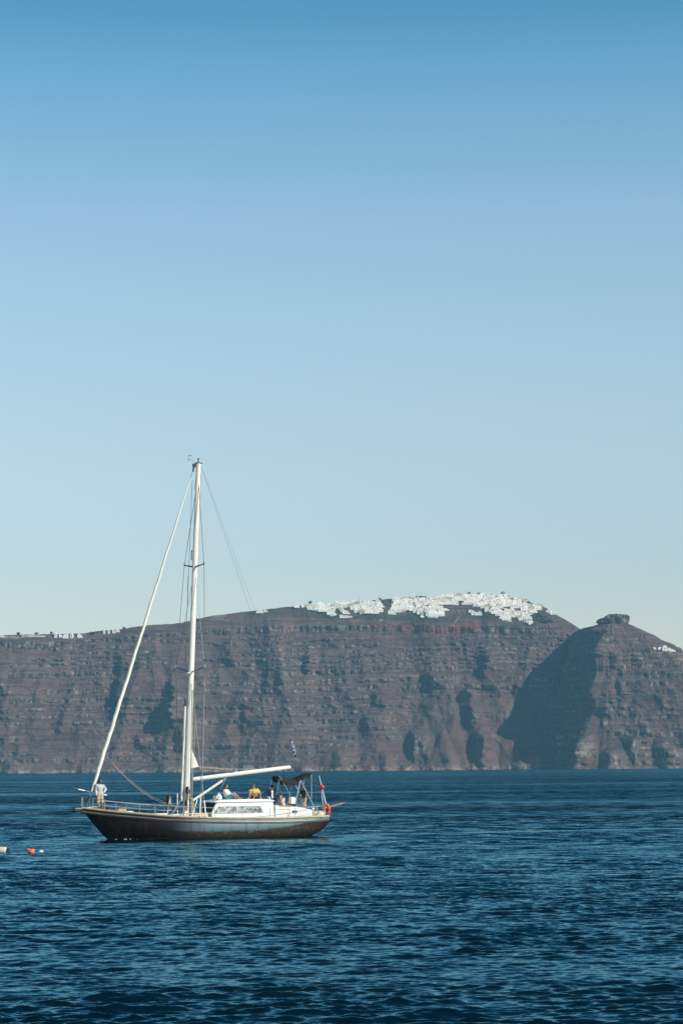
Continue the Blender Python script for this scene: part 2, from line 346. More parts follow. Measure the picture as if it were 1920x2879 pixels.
    fs = (1 - s) ** 0; 
    # keep the rim where the photograph has it: rescale height to true depth of each column
    k = Y[-1] / 4590.0; Z = Z * k[None]
    P = np.stack([X, Y, Z + 0 * X], -1)
    # skirt into the sea, plateau behind the rim
    sk = P[:1].copy(); sk[..., 2] = -4; sk[..., 1] -= 6
    pl = []
    for dy, dz in ((5, .4), (14, .2), (40, -2), (110, -9), (260, -30), (520, -70)):
        q = P[-1:].copy(); q[..., 1] += dy; q[..., 2] += dz + .5 * fbm(X[:1] / 11, X[:1] * 0 + dy, 78, 3); pl.append(q)
    Pf = np.concatenate([sk, P] + pl, 0)
    pad = lambda a: np.concatenate([a[:1], a] + [a[-1:]] * 6, 0)
    ppx, ppy = project(P); xd, yd = ppx / D2P, ppy / D2P
    def blob(x, y, rx, ry): return np.exp(-((xd - x) / rx) ** 2 - ((yd - y) / ry) ** 2)
    fanc = fan
    red = np.clip(.18 * fanc + 1.1 * sstep(.25, .7, blob(1010, 1447, 60, 12) + blob(1075, 1438, 40, 10) * .9 + blob(880, 1438, 60, 7) * .6 + blob(930, 1448, 25, 6) * .6 + .4 * fbm(X / 18, Z / 8, 80, 3)) * .75 + .16 * sstep(.15, .5, fbm(X / 60, Z / 30, 81, 3)), 0, 1)
    green = np.clip(sstep(.3, .8, blob(890, 1418, 90, 8) + blob(1000, 1422, 50, 9) + blob(750, 1413, 40, 7) + blob(1120, 1415, 45, 10) + blob(1175, 1440, 30, 10) + blob(1180, 1470, 30, 14) * .7 + blob(1235, 1415, 15, 20) + .5 * fbm(X / 14, Z / 7, 82, 3)) * .8 + above * .28 * sstep(0, .3, fbm(X / 9, Z / 5, 83, 3)), 0, 1)
    pale = np.clip(sstep(.35, .7, blob(25, 1463, 30, 4) + blob(80, 1461, 22, 2.5) * .8 + blob(875, 1424, 8, 3) + .4 * fbm(X / 10, Z / 5, 84, 3)) * .8 + .75 * sstep(.04, .0, s) * sstep(-.2, .2, fbm(X / 12, Z / 5, 85)), 0, 1)
    # footpath zig-zagging down from the village
    pth = np.array([(1052, 1400), (1058, 1412), (1050, 1422), (1042, 1432), (1040, 1444)])
    dd = np.min([np.hypot(xd - x, yd - y) for x, y in zip(np.interp(np.linspace(0, 4, 60), range(5), pth[:, 0]), np.interp(np.linspace(0, 4, 60), range(5), pth[:, 1]))], 0)
    pale = np.maximum(pale, .75 * sstep(1.6, .5, dd))
    o = gridmesh('caldera_cliff', Pf, ROCK, dict(band=pad(band), red=pad(red), green=pad(green), pale=pad(pale), scree=pad(np.maximum(fan, .6 * right_low))), smooth=False)
    tag(o, 'long layered volcanic cliff rising from the sea', 'cliff', kind='structure')
    return P, ppx, ppy
CLIFF, CPX, CPY = main_cliff()
def headland():
    ax = np.array([490.0, 4400.0])
    zl = np.array([-4, 0, 92, 150, 205, 250, 258, 262, 265, 277.5, 280]); 
    TH = np.array([0, 60, 106, 140, 180, 225, 247, 270, 315, 360])
    RT = np.array([  # radii per level, by direction
        [434, 354, 303, 205, 155, 170, 274, 256, 366, 434], [430, 350, 300, 200, 150, 165, 268, 250, 360, 430], [330, 280, 260, 140, 105, 110, 158, 160, 270, 330], [240, 200, 240, 120, 85, 86, 132, 130, 190, 240],
        [141, 130, 220, 95, 65, 65, 106, 95, 122, 141], [56, 56, 215, 74, 50, 40, 46, 44, 50, 56], [42, 42, 190, 62, 41, 34, 36, 36, 40, 42], [34, 30, 34, 31, 30, 27, 27, 27, 31, 32], [28, 25, 26, 27, 28, 25, 24, 25, 27, 28], [28, 25, 26, 27, 22, 22, 23, 25, 27, 28], [24, 22, 22, 20, 14, 16, 18, 21, 23, 24]], float)
    nth = 820; th = np.linspace(0, 360, nth, endpoint=False)
    z = np.concatenate([[-4], np.linspace(0, 262, 190), np.linspace(262.7, 280, 26)])
    # straight edges between the directions of each level
    Rz = np.empty((len(z), nth))
    lev = np.empty((len(zl), nth))
    for i in range(len(zl)):
        pts = np.stack([RT[i] * np.cos(np.radians(TH)), RT[i] * np.sin(np.radians(TH))], 1)
        for j, t in enumerate(th):
            k = np.searchsorted(TH, t, 'right') - 1
            a, c = pts[k], pts[k + 1]; d = np.array([math.cos(R(t)), math.sin(R(t))]); e = c - a
            den = d[0] * e[1] - d[1] * e[0]; lev[i, j] = (a[0] * e[1] - a[1] * e[0]) / den
    kern = np.ones(9) / 9
    lev2 = np.array([np.convolve(np.concatenate([l[-4:], l, l[:4]]), kern, 'valid') for l in lev])
    for j in range(nth): Rz[:, j] = np.interp(z, zl, lev2[:, j])
    T, Z = np.meshgrid(th, z); A = np.radians(T)
    xa = (A - 4.6) * Rz                                              # a length along the contour for the noises
    band = strata(xa + 700, Z, .22)
    rockm = sstep(261, 265, Z)
    band = np.maximum(band * sstep(262, 255, Z) * sstep(.0, .25, np.abs(0) + .2 + pn(xa / 60, Z / 80, 90)), rockm)
    dzr = np.gradient(z)[:, None]
    sm = np.apply_along_axis(lambda c: np.convolve(np.pad(c, 20, 'edge'), np.ones(41) / 41, 'valid'), 0, band)
    off = np.cumsum((band - sm) * dzr, 0) * 1.05
    env = sstep(0, 40, Z) * sstep(262, 200, Z)
    g = Rz / 260
    rr = Rz + off * (1 - rockm)
    rr += env * 9 * ((1 - np.abs(2.3 * pn(xa / 95 + .3 * pn(xa / 60, Z / 80, 91), Z / 400, 92))) - .6)
    rr += env * 5 * ((1 - np.abs(2.2 * pn(xa / 38 + .5 * pn(xa / 50, Z / 50, 105), Z / 70, 93))) - .6) + env * 5.5 * fbm(xa / 22, Z / 20, 94, 4)
    def knob(t0, z0, amp, wt, wz, k=1):
        nonlocal rr, band
        dt = (T - t0); d = np.sqrt((dt / np.where(dt < 0, wt * .5, wt)) ** 2 + ((Z - z0) / np.where(Z > z0, wz * .7, wz * 1.5)) ** 2) + .25 * pn(xa / 13, Z / 13, 95)
        f = np.clip(1 - d, 0, 1); rr = rr + amp * f; band = np.maximum(band, k * sstep(.1, .4, f) * sstep(-.3, .1, pn(xa / 15, Z / 25, 96)))
    rr += env * np.exp(-((T - 250) / 14) ** 2) * (16 * np.exp(-((Z - 212) / 16) ** 2) - 9 * np.exp(-((Z - 165) / 14) ** 2) + 8 * np.exp(-((Z - 130) / 16) ** 2) - 10 * np.exp(-((Z - 92) / 12) ** 2))
    for a in [(249, 42, 34, 7, 34), (262, 22, 26, 7, 28), (272, 45, 20, 6, 24), (284, 28, 30, 7, 34), (296, 40, 24, 6, 40), (305, 18, 34, 8, 22), (279, 75, 14, 5, 20), (258, 100, 10, 6, 25), (292, 120, 12, 4, 20), (315, 60, 26, 8, 30), (268, 150, 8, 5, 16)]: knob(*a)
    rr += band * (1 - rockm) * columns(xa, Z) * 2.6 + (1 - band) * 1.4 * fbm(xa / 8, Z / 5, 97, 4)
    rr += rockm * 2.0 + (1 - rockm) * env * 5 * (np.abs(pn(xa / 26, Z / 20, 107)) - .25) + rockm * (10 * pn(T / 30, Z / 14, 98) + 5 * pn(T / 11, Z / 8, 99) + 1.6 * pn(T / 4, Z / 7, 106) + 1.2 * pn(T / 30, Z / 3.5, 100))
    Z2 = Z.copy(); topm = Z
    XX = ax[0] + rr * np.cos(A); YY = ax[1] + rr * np.sin(A)
    # the crag's left shoulder is lower and its top slopes a little
    cut = rockm * sstep(-8, -15, XX - ax[0]); Z2 = Z2 - (Z2 - 266).clip(0) * cut * .42 - (Z2 - 266).clip(0) * rockm * (.10 + .16 * pn(T / 13, Z * 0, 108))
    P = np.stack([XX, YY, Z2], -1)
    capc = P[-1:].copy(); capc[..., 0] = ax[0]; capc[..., 1] = ax[1]; capc[..., 2] = 280.1
    mid = .5 * P[-1:] + .5 * capc; mid[..., 2] += 1.0 * pn(T[-1:] / 20, T[-1:] * 0, 5)
    P = np.concatenate([P, mid, capc], 0); ex = lambda a: np.concatenate([a, a[-1:], a[-1:]], 0)
    red = .2 * sstep(.1, .5, fbm(xa / 50, Z / 30, 101, 3)) + .3 * rockm * sstep(280, 288, Z)
    pale = .6 * sstep(.12, .4, fbm(xa / 20, Z / 25, 102, 3)) * sstep(90, 30, Z) * band + .5 * sstep(6, 1, Z) * sstep(-.2, .2, fbm(xa / 10, Z / 5, 103))
    green = .3 * sstep(.05, .4, fbm(xa / 9, Z / 6, 104, 3)) * (1 - band)
    o = gridmesh('headland', P, ROCK, dict(band=ex(band), red=ex(red), green=ex(green), pale=ex(pale)), smooth=False, wrap=True)
    tag(o, 'steep rocky headland crowned by a flat topped crag', 'headland', kind='structure')
    return P
HEAD = headland()
# ---------------------------------------------------------------- the white village on the rim
PLASTER = simple('white_plaster', (.86, .82, .745), .85, var=.06, scale=.3)
CREAM = simple('cream_plaster', (.62, .52, .40), .85, var=.08, scale=.3)
OPEN_ = simple('dark_opening', (.035, .04, .05), .4, var=.2)
DOME = simple('blue_dome_paint', (.10, .20, .32), .5, var=.1)
STONE = simple('dry_stone', (.30, .25, .21), .95, var=.25, scale=1.5)
class MB:
    "collects boxes, tubes and other solids into one mesh"
    def __init__(s): s.v = []; s.f = []; s.m = []
    def add(s, v, f, m=0):
        n = len(s.v); s.v += [tuple(map(float, q)) for q in v]; s.f += [tuple(i + n for i in q) for q in f]; s.m += [m] * len(f); return s
    def box(s, c, d, m=0, rz=0.0, taper=1.0):
        x, y, z = [q / 2 for q in d]; k = taper; co, si = math.cos(rz), math.sin(rz)
        vs = [(-x, -y, -z), (x, -y, -z), (x, y, -z), (-x, y, -z), (-x * k, -y * k, z), (x * k, -y * k, z), (x * k, y * k, z), (-x * k, y * k, z)]
        vs = [(c[0] + a * co - b * si, c[1] + a * si + b * co, c[2] + e) for a, b, e in vs]
        return s.add(vs, [(3, 2, 1, 0), (4, 5, 6, 7), (0, 1, 5, 4), (1, 2, 6, 5), (2, 3, 7, 6), (3, 0, 4, 7)], m)
    def tube(s, pts, r, m=0, n=8, cap=True):
        pts = [np.asarray(p, float) for p in pts]; k = len(pts)
        rr = list(r) if hasattr(r, '__len__') else [r] * k
        t0 = pts[1] - pts[0]; up = np.array([0, 0, 1.0]) if abs(t0[2]) < .9 * np.linalg.norm(t0) else np.array([1.0, 0, 0])
        a = np.cross(t0, up); a /= np.linalg.norm(a); vs = []
        for i in range(k):
            t = pts[min(i + 1, k - 1)] - pts[max(i - 1, 0)]; t = t / (np.linalg.norm(t) + 1e-9)
            a = a - t * (a @ t); a /= np.linalg.norm(a) + 1e-9; b = np.cross(t, a)
            vs += [pts[i] + rr[i] * (math.cos(2 * math.pi * j / n) * a + math.sin(2 * math.pi * j / n) * b) for j in range(n)]
        fs = [(i * n + j, i * n + (j + 1) % n, (i + 1) * n + (j + 1) % n, (i + 1) * n + j) for i in range(k - 1) for j in range(n)]
        if cap: fs += [tuple(range(n))[::-1], tuple(range((k - 1) * n, k * n))]
        return s.add(vs, fs, m)
    def lathe(s, c, prof, m=0, n=14, axis=2):
        vs = []
        for r, h in prof:
            for j in range(n):
                a = 2 * math.pi * j / n; q = [r * math.cos(a), r * math.sin(a), h]
                if axis == 0: q = [q[2], q[0], q[1]]
                if axis == 1: q = [q[0], q[2], q[1]]
                vs.append((c[0] + q[0], c[1] + q[1], c[2] + q[2]))
        k = len(prof)
        fs = [(i * n + j, i * n + (j + 1) % n, (i + 1) * n + (j + 1) % n, (i + 1) * n + j) for i in range(k - 1) for j in range(n)] + [tuple(range(n))[::-1], tuple(range((k - 1) * n, k * n))]
        return s.add(vs, fs, m)
    def ball(s, c, r, m=0, n=12, k=8):
        rx, ry, rz = r if hasattr(r, '__len__') else (r, r, r)
        vs = [(c[0], c[1], c[2] - rz)] + [(c[0] + rx * math.sin(math.pi * i / k) * math.cos(2 * math.pi * j / n), c[1] + ry * math.sin(math.pi * i / k) * math.sin(2 * math.pi * j / n), c[2] - rz * math.cos(math.pi * i / k)) for i in range(1, k) for j in range(n)] + [(c[0], c[1], c[2] + rz)]
        fs = [(0, 1 + (j + 1) % n, 1 + j) for j in range(n)] + [(1 + i * n + j, 1 + i * n + (j + 1) % n, 1 + (i + 1) * n + (j + 1) % n, 1 + (i + 1) * n + j) for i in range(k - 2) for j in range(n)]
        e = len(vs) - 1; fs += [(e, 1 + (k - 2) * n + j, 1 + (k - 2) * n + (j + 1) % n) for j in range(n)]
        return s.add(vs, fs, m)
    def build(s, name, mats, parent=None, smooth=False, loc=None):
        o = meshobj(name, s.v, s.f, mats, parent, s.m, smooth)
        if smooth == 'auto': pass
        if loc is not None: o.location = loc
        return o
def vault(mb, c, w, d, h, m=0, n=8):
    vs = []; 
    for y in (-d / 2, d / 2):
        for i in range(n + 1):
            a = math.pi * i / n; vs.append((c[0] + w / 2 * math.cos(a), c[1] + y, c[2] + h * math.sin(a)))
    mb.add(vs, [(i, i + 1, n + 2 + i, n + 1 + i) for i in range(n)] + [tuple(range(n + 1))[::-1], tuple(range(n + 1, 2 * n + 2))], m)
def house_mesh(kind, seed):
    r = random.Random(seed); mb = MB(); w = r.uniform(5.5, 9); d = r.uniform(5, 7); h = r.uniform(2.9, 3.5)
    def openings(cx, y, z, w_, n, hh=1.9):
        n = max(1, n - (r.random() < .3))
        for i in range(n):
            x = cx + (i - (n - 1) / 2) * w_ / n; ww = r.uniform(.6, 1.2)
            mb.box((x, y + .12, z + (1.05 if r.random() < .5 else 1.5)), (ww, .4, r.uniform(.9, 1.7)), 1)
    mb.box((0, 0, h / 2 - 1.2), (w, d, h + 2.4))
    openings(0, -d / 2, 0, w * .85, r.choice([2, 2, 3]))
    for sx in (-1, 1): mb.box((sx * (w / 2 - .15), -d / 2 - 1.3, -.9), (.3, 2.6, 3.6)) if kind == 'terrace' else None
    if kind == 'terrace':
        mb.box((0, -d / 2 - 2.6, -1.2), (w + 2, .3, 3.8)); mb.box((0, -d / 2 - 1.3, -1.2), (w, 2.3, 2.2))
        mb.box((w * .2, .8, h + 1.4), (w * .55, d * .7, 2.8)); openings(w * .2, .8 - d * .35, h, w * .4, 1)
    elif kind == 'vault':
        vault(mb, (0, 0, h), w * .96, d, w * .28); mb.box((w * .75, .6, h * .5 - 1.3), (w * .5, d * .8, h + 2.0)); openings(w * .75, .6 - d * .4, 0, w * .4, 1)
    elif kind == 'dome':
        mb.lathe((0, 0, h), [(w * .38, 0), (w * .38, .8), (w * .33, 1.6), (w * .2, 2.5), (.25, 2.9)], 0)
    elif kind == 'tall':
        mb.box((-w * .1, .3, h + 1.5), (w * .75, d * .85, 3.1)); openings(-w * .1, .3 - d * .425, h, w * .6, 2); mb.box((w * .1, 1, h + 3.6), (w * .3, d * .4, 1.3))
    elif kind == 'step':
        mb.box((w * .45, -1.6, -.9), (w * .6, d * .6, 3.6)); mb.box((-w * .22, 1.2, h + 1.2), (w * .5, d * .6, 2.5)); openings(w * .45, -1.6 - d * .3, -.9, w * .4, 1); openings(-w * .22, 1.2 - d * .3, h - .3, w * .4, 1)
    mb.box((0, -d / 2 + .1, h + .2), (w, .2, .45))
    return mb
VAR = [(k, s, c) for s, (k, c) in enumerate([('terrace', 0), ('vault', 0), ('step', 0), ('tall', 0), ('terrace', 0), ('step', 0), ('dome', 0), ('vault', 0), ('tall', 1), ('step', 1)])]
VAR_ME = []
NTOP = 90
_tx, _ty, _tp = CPX[-NTOP:].ravel(), CPY[-NTOP:].ravel(), CLIFF[-NTOP:].reshape(-1, 3)
def ground(px, py):
    "the spot on the cliff seen in this direction (the rim when above it)"
    i = np.argmin((_tx - px) ** 2 + (_ty - py) ** 2); return _tp[i].copy(), _ty[i] - py
def inside(x, y, poly):
    c = False; n = len(poly)
    for i in range(n):
        (x1, y1), (x2, y2) = poly[i], poly[(i + 1) % n]
        if (y1 > y) != (y2 > y) and x < (x2 - x1) * (y - y1) / (y2 - y1) + x1: c = not c
    return c
ZA = lambda pts: [(780 + x / 3.92, 1650 + y / 3.92) for x, y in pts]
ZB = lambda pts: [(1180 + x / 3.92, 1650 + y / 3.92) for x, y in pts]
ZONES = [
 ('row of houses at the left end of the village', 'small white house at the thinly built left end of the rim village', ZA([(140, 232), (210, 208), (330, 200), (420, 180), (430, 240), (370, 275), (310, 240)]), 8.5),
 ('houses left of the dark gully', 'white flat roofed house among the rim terraces left of the dark gully', ZA([(430, 180), (640, 172), (760, 150), (900, 152), (1060, 165), (1170, 172), (1150, 230), (1130, 285), (890, 290), (860, 250), (770, 240), (680, 245), (590, 270), (520, 285), (430, 275)]), 7.6),
 ('houses in the two small tongues below the left terraces', 'white house in a small tongue hanging below the left terraces', ZA([(520, 285), (610, 285), (610, 320), (540, 320)]) , 7.5),
 ('houses in the two small tongues below the left terraces', 'white house in a small tongue hanging below the left terraces', ZA([(690, 250), (745, 245), (756, 335), (712, 335)]), 7.0),
 ('houses of the broad cascade', 'white stepped house in the broad cascade just right of the dark gully', ZA([(1250, 300), (1268, 200), (1310, 140), (1440, 120), (1580, 125), (1600, 190), (1600, 320), (1560, 320), (1480, 265), (1420, 255), (1400, 285), (1320, 280)]), 7.2),
 ('houses of the broad cascade', 'white stepped house in the broad cascade just right of the dark gully', ZB([(20, 130), (90, 110), (330, 95), (325, 130), (420, 135), (425, 190), (225, 190), (270, 255), (235, 300), (220, 335), (90, 340), (40, 310), (20, 300)]), 7.2),
 ('houses of the hilltop quarter', 'white house packed into the hilltop quarter around the domed church', ZB([(335, 120), (440, 85), (640, 92), (830, 98), (960, 112), (1140, 130), (1200, 190), (1280, 195), (1345, 212), (1300, 240), (1290, 290), (1232, 322), (1180, 275), (1060, 245), (1000, 222), (900, 212), (860, 250), (760, 262), (660, 215), (590, 205), (500, 200), (480, 150), (340, 140)]), 7.4),
 ('houses of the upper slanting tongue', 'white house in the shorter slanting tongue below the hilltop quarter', ZB([(690, 265), (770, 258), (860, 262), (940, 305), (1002, 352), (998, 374), (935, 366), (860, 330), (800, 285)]), 6.8),
 ('houses of the lower slanting tongue', 'white house in the longer slanting tongue ending lowest on the slope', ZB([(880, 240), (960, 250), (1060, 262), (1140, 292), (1205, 322), (1222, 372), (1230, 410), (1150, 402), (1085, 350), (1000, 310)]), 6.8),
 ('houses by the footpath', 'small white house standing apart beside the pale footpath', ZB([(560, 280), (600, 262), (664, 292), (660, 304), (570, 300)]), 8.0),
 ('houses past the grey crag', 'white house at the far right end past the grey crag', ZB([(1405, 268), (1450, 258), (1455, 310), (1410, 325)]), 7.5),
]
def place(name, me_i, p, rz, s, label, group):
    kind, seed, c = VAR[me_i]
    if VAR_ME[me_i] is None:
        o = house_mesh(kind, 40 + seed).build(name, [CREAM if c else PLASTER, OPEN_]); VAR_ME[me_i] = o
    else:
        o = VAR_ME[me_i].copy(); C.objects.link(o)
    o.location = p; o.rotation_euler = (0, 0, rz); o.scale = s
    return tag(o, label, 'house', group)
VAR_ME = [None] * len(VAR)
def village():
    r = random.Random(5); n = 0
    for grp, lab, poly, step in ZONES:
        x0, x1 = min(p[0] for p in poly), max(p[0] for p in poly); y0, y1 = min(p[1] for p in poly), max(p[1] for p in poly)
        step = step * 1.26; y = y1 - 1.0; row = 0
        while y > y0 - 2:
            x = x0 + r.uniform(0, step)
            while x < x1:
                if inside(x, y, poly):
                    p, up = ground(x, y)
                    i = r.choices(range(len(VAR)), [4, 3, 4, 2, 4, 4, 1, 3, 1.1, 1.3])[0]
                    sc = r.uniform(.84, 1.10)
                    p[2] -= 1.2 if up > 1.0 else 0
                    place('house', i, p + np.array([0, .5, .1]), r.uniform(-.16, .22), (sc * r.uniform(1.3, 1.9), sc, sc * r.uniform(.72, .92)), lab, grp); n += 1
                x += step * r.uniform(1.2, 1.9)
            y -= step * .62 * r.uniform(.9, 1.05); row += 1
    return n
NH = village()

def one(px, py, label, i, s=(1, 1, 1), rz=0.0, group=None, name='house'):
    p, up = ground(px, py); return place(name, i, p + np.array([0, .5, .15]), rz, s, label, group)
# single houses along the left ridge
one(4, 1788, 'low white house cut by the left edge of the picture', 5, (1.1, 1, .8))
one(66, 1789, 'cream house with dark openings at the left of a long wall', 9, (.85, 1, .95))
one(157, 1789, 'slim tall white house leftmost of the white cluster on the left ridge', 3, (.9, 1, 1.15))
one(171, 1790, 'low white house between the two tall ones of the left ridge cluster', 2, (.7, 1, .75), .2)
one(188, 1791, 'broad white terraced house in the middle of the left ridge cluster', 4, (1.2, 1.1, 1.15))
one(202, 1791, 'white two storey house with small roof room in the left ridge cluster', 3, (1.0, 1, 1.05), -.2)
one(224, 1790, 'white stepped house rightmost of the left ridge cluster', 5, (1.2, 1, 1.0), .15)
for k, (px, py) in enumerate([(294, 1780), (308, 1779), (320, 1778), (332, 1775)]):
    one(px, py, 'small white house in the row of four climbing the ridge behind the forestay', [3, 3, 5, 2][k], (.75, .9, .95), 0, 'row of four houses behind the forestay')
one(730, 1721, 'long low white house alone on the ridge right of the cream hotel', 0, (1.6, 1, .75))
one(745, 1719, 'small pale house at the right end of the lone ridge house', 2, (.8, .9, .7))
def ridge_wall():
    mb = MB(); a, _ = ground(74, 1789); b, _ = ground(128, 1790)
    mid = (a + b) / 2; L_ = np.linalg.norm(b - a); mb.box((0, 0, -.5), (L_, .6, 4.2)); mb.box((-L_ * .2, 1.5, .6), (L_ * .35, 3.4, 3.4)); mb.box((L_ * .25, 1.5, .2), (L_ * .3, 3.4, 3.0))
    o = mb.build('boundary_wall', CREAM, loc=mid); o.rotation_euler = (0, 0, math.atan2(b[1] - a[1], b[0] - a[0])); tag(o, 'long low cream wall with sheds on the left ridge', 'wall')
ridge_wall()
def hotel():
    p, _ = ground(612, 1743); o = empty('terraced_hotel', p); tag(o, 'cream hotel of three arcaded terraces alone on the ridge right of the mast', 'hotel')
    for k, (x, w, z, y) in enumerate([(-5, 34, 0, 0), (2, 32, 3.3, 3.5), (4, 26, 6.6, 7)]):
        mb = MB(); mb.box((x, y + 3, z + 1.5 - (1.8 if k == 0 else 0)), (w, 6, 3.0 + (3.6 if k == 0 else 0)))
        mb.box((x, y + 2.2, z + 3.12), (w + 1.2, 8, .24))
        n = int(w / 3.4)
        for i in range(n): mb.box((x + (i - (n - 1) / 2) * w / n, y + .1, z + 1.25), (2.1, .5, 2.1), 1)
        mb.build('storey', [CREAM, OPEN_], o)
    mb = MB(); mb.box((0, -1.6, .0), (46, .4, 1.2)); mb.build('parapet', [STONE], o)
hotel()
def church():
    p, _ = ground(1412, 1676); o = empty('domed_church', p + np.array([0, 2, 0])); tag(o, 'white church with dark dome at the highest point of the hilltop quarter', 'church')
    mb = MB(); mb.box((0, 0, 0), (13, 11, 8)); mb.box((0, -5.4, 1.0), (1.8, .5, 3), 1); mb.box((-7, -2, -1), (9, 9, 6)); mb.build('wall', [PLASTER, OPEN_], o)
    mb = MB(); mb.lathe((0, 0, 4), [(4.4, 0), (4.4, 2.0), (3.9, 3.2), (2.4, 4.6), (.5, 5.2), (.2, 6.0)], 0); mb.build('dome', [DOME], o, True)
    mb = MB(); mb.box((6.2, -3, 6), (2.2, 2.2, 7)); mb.box((6.2, -4.0, 8.2), (1.1, .5, 1.5), 1); mb.ball((6.2, -3, 9.6), (1.0, 1.0, .8)); mb.build('bell_tower', [PLASTER, OPEN_], o)
church()
def tower(px, py, w, h, label, name, cat, mat=PLASTER):
    p, _ = ground(px, py); o = empty(name, p + np.array([0, 1.5, 0])); tag(o, label, cat)
    mb = MB(); mb.box((0, 0, h / 2 - 2), (w, w * .9, h + 4)); mb.box((w * .1, 0, h + .8), (w * .5, w * .5, 1.6)); mb.build('wall', [mat], o)
    for k, (x, z) in enumerate([(-.22, .3), (.22, .3), (-.22, .72), (.22, .72)]):
        mb = MB(); mb.box((x * w, -w * .45, z * h), (w * .16, .24, h * .16)); mb.build('window', [OPEN_], o)
tower(945, 1697, 5.2, 11, 'slim white tower house standing above the terraces left of the gully', 'tower_house', 'tower')
tower(1160, 1684, 9.0, 9, 'big white block house with cream side on top of the broad cascade', 'block_house', 'house')
tower(1108, 1690, 10, 6, 'grey white block house at the head of the dark gully', 'block_house', 'house')
# trees and shrubs on the rim
LEAF = simple('rim_foliage', (.045, .06, .035), .9, var=.4, scale=.8)
BARK = simple('bark', (.10, .075, .055), .9, var=.2)
def shrub(px, py, w, h, label):
    p, _ = ground(px, py); o = empty('tree', p); tag(o, label, 'tree', 'trees on the cliff rim')
    r = random.Random(int(px)); mb = MB(); mb.tube([(0, 0, -1), (.1, 0, h * .35), (.2, .1, h * .6)], [.3, .22, .1]); mb.build('trunk', [BARK], o)
    mb = MB()
    for k in range(150):
        a, b, q = r.uniform(0, 6.28), r.uniform(-1, 1), r.random() ** .4
        c = np.array([w / 2 * q * math.cos(a) * math.sqrt(1 - b * b), w / 2 * q * math.sin(a) * math.sqrt(1 - b * b), h * .62 + h * .4 * q * b]) * (1 + .25 * math.sin(3 * a + 2 * b))
        d1 = np.array([r.uniform(-1, 1), r.uniform(-1, 1), r.uniform(-1, 1)]) * .7; d2 = np.array([r.uniform(-1, 1), r.uniform(-1, 1), r.uniform(-1, 1)]) * .7
        mb.add([c - d1 - d2, c + d1 - d2, c + d1 + d2, c - d1 + d2], [(0, 1, 2, 3)])
    mb.build('crown', [LEAF], o)
for a in [(873, 1698, 6, 6, 'dark round tree on the rim at the left end of the village'), (1068, 1690, 6, 6, 'dark tree between pale houses left of the gully'), (1347, 1672, 11, 5, 'wide dark tree on the rim left of the domed church'), (1318, 1673, 5, 5, 'small dark tree on the hilltop left of the wide dark tree'), (1485, 1699, 7, 6, 'dark tree on the right shoulder of the hilltop quarter'),
          (146, 1785, 5, 5, 'dark tree just left of the white cluster on the left ridge'), (102, 1784, 7, 4, 'flat dark tree behind the long cream wall'), (350, 1770, 6, 4, 'dark tree right of the row of four ridge houses'), (556, 1748, 9, 6, 'dark round tree on the skyline just right of the mast'), (53, 1786, 6, 5, 'dark tree left of the cream house on the left ridge'), (262, 1782, 16, 3, 'low wide dark tree on the ridge between two white clusters')]: shrub(*a)
def pole(px, py, h, label):
    p, _ = ground(px, py); o = MB().tube([(0, 0, -1), (0, 0, h)], .16).box((0, 0, h - .7), (2.2, .18, .18)).build('utility_pole', [BARK], loc=p + np.array([0, 3, 0])); tag(o, label, 'pole', 'poles on the village skyline')
for a in [(904, 1692, 9, 'thin pole on the skyline left of the slim tower house'), (1009, 1690, 9, 'thin pole on the skyline between tower house and gully'), (1064, 1692, 10, 'thin pole on the skyline just left of the gully'), (1170, 1680, 10, 'thin pole beside the big white block house'), (1182, 1680, 11, 'second thin pole beside the big white block house, farther right'), (1310, 1674, 8, 'thin pole on the hilltop left of the wide dark tree'), (126, 1786, 8, 'thin pole on the left ridge beside the long cream wall')]: pole(*a)
def crag():
    p, _ = ground(1527, 1735); r = random.Random(2); mb = MB()
    n, k = 40, 16; vs = []
    for i in range(k + 1):
        f = i / k
        for j in range(n):
            a = 2 * math.pi * j / n; rad = 21 * (1 - .55 * f ** 1.6) * (1 + .35 * float(pn(j / 3.1 + 40, f * 5, 7)) + .2 * float(pn(j / 1.3, f * 9, 9))) * (1 if f < 1 else .2)
            vs.append((rad * math.cos(a), rad * .8 * math.sin(a), -9 + 19 * f + 2.5 * float(pn(j / 2.5, f * 4, 11))))
    mb.add(vs, [(i * n + j, i * n + (j + 1) % n, (i + 1) * n + (j + 1) % n, (i + 1) * n + j) for i in range(k) for j in range(n)] + [tuple(range(k * n, (k + 1) * n))])
    o = mb.build('rock_crag', [ROCK], loc=p + np.array([0, 4, 0])); tag(o, 'dark grey crag at the right end of the hilltop quarter', 'rock')
crag()
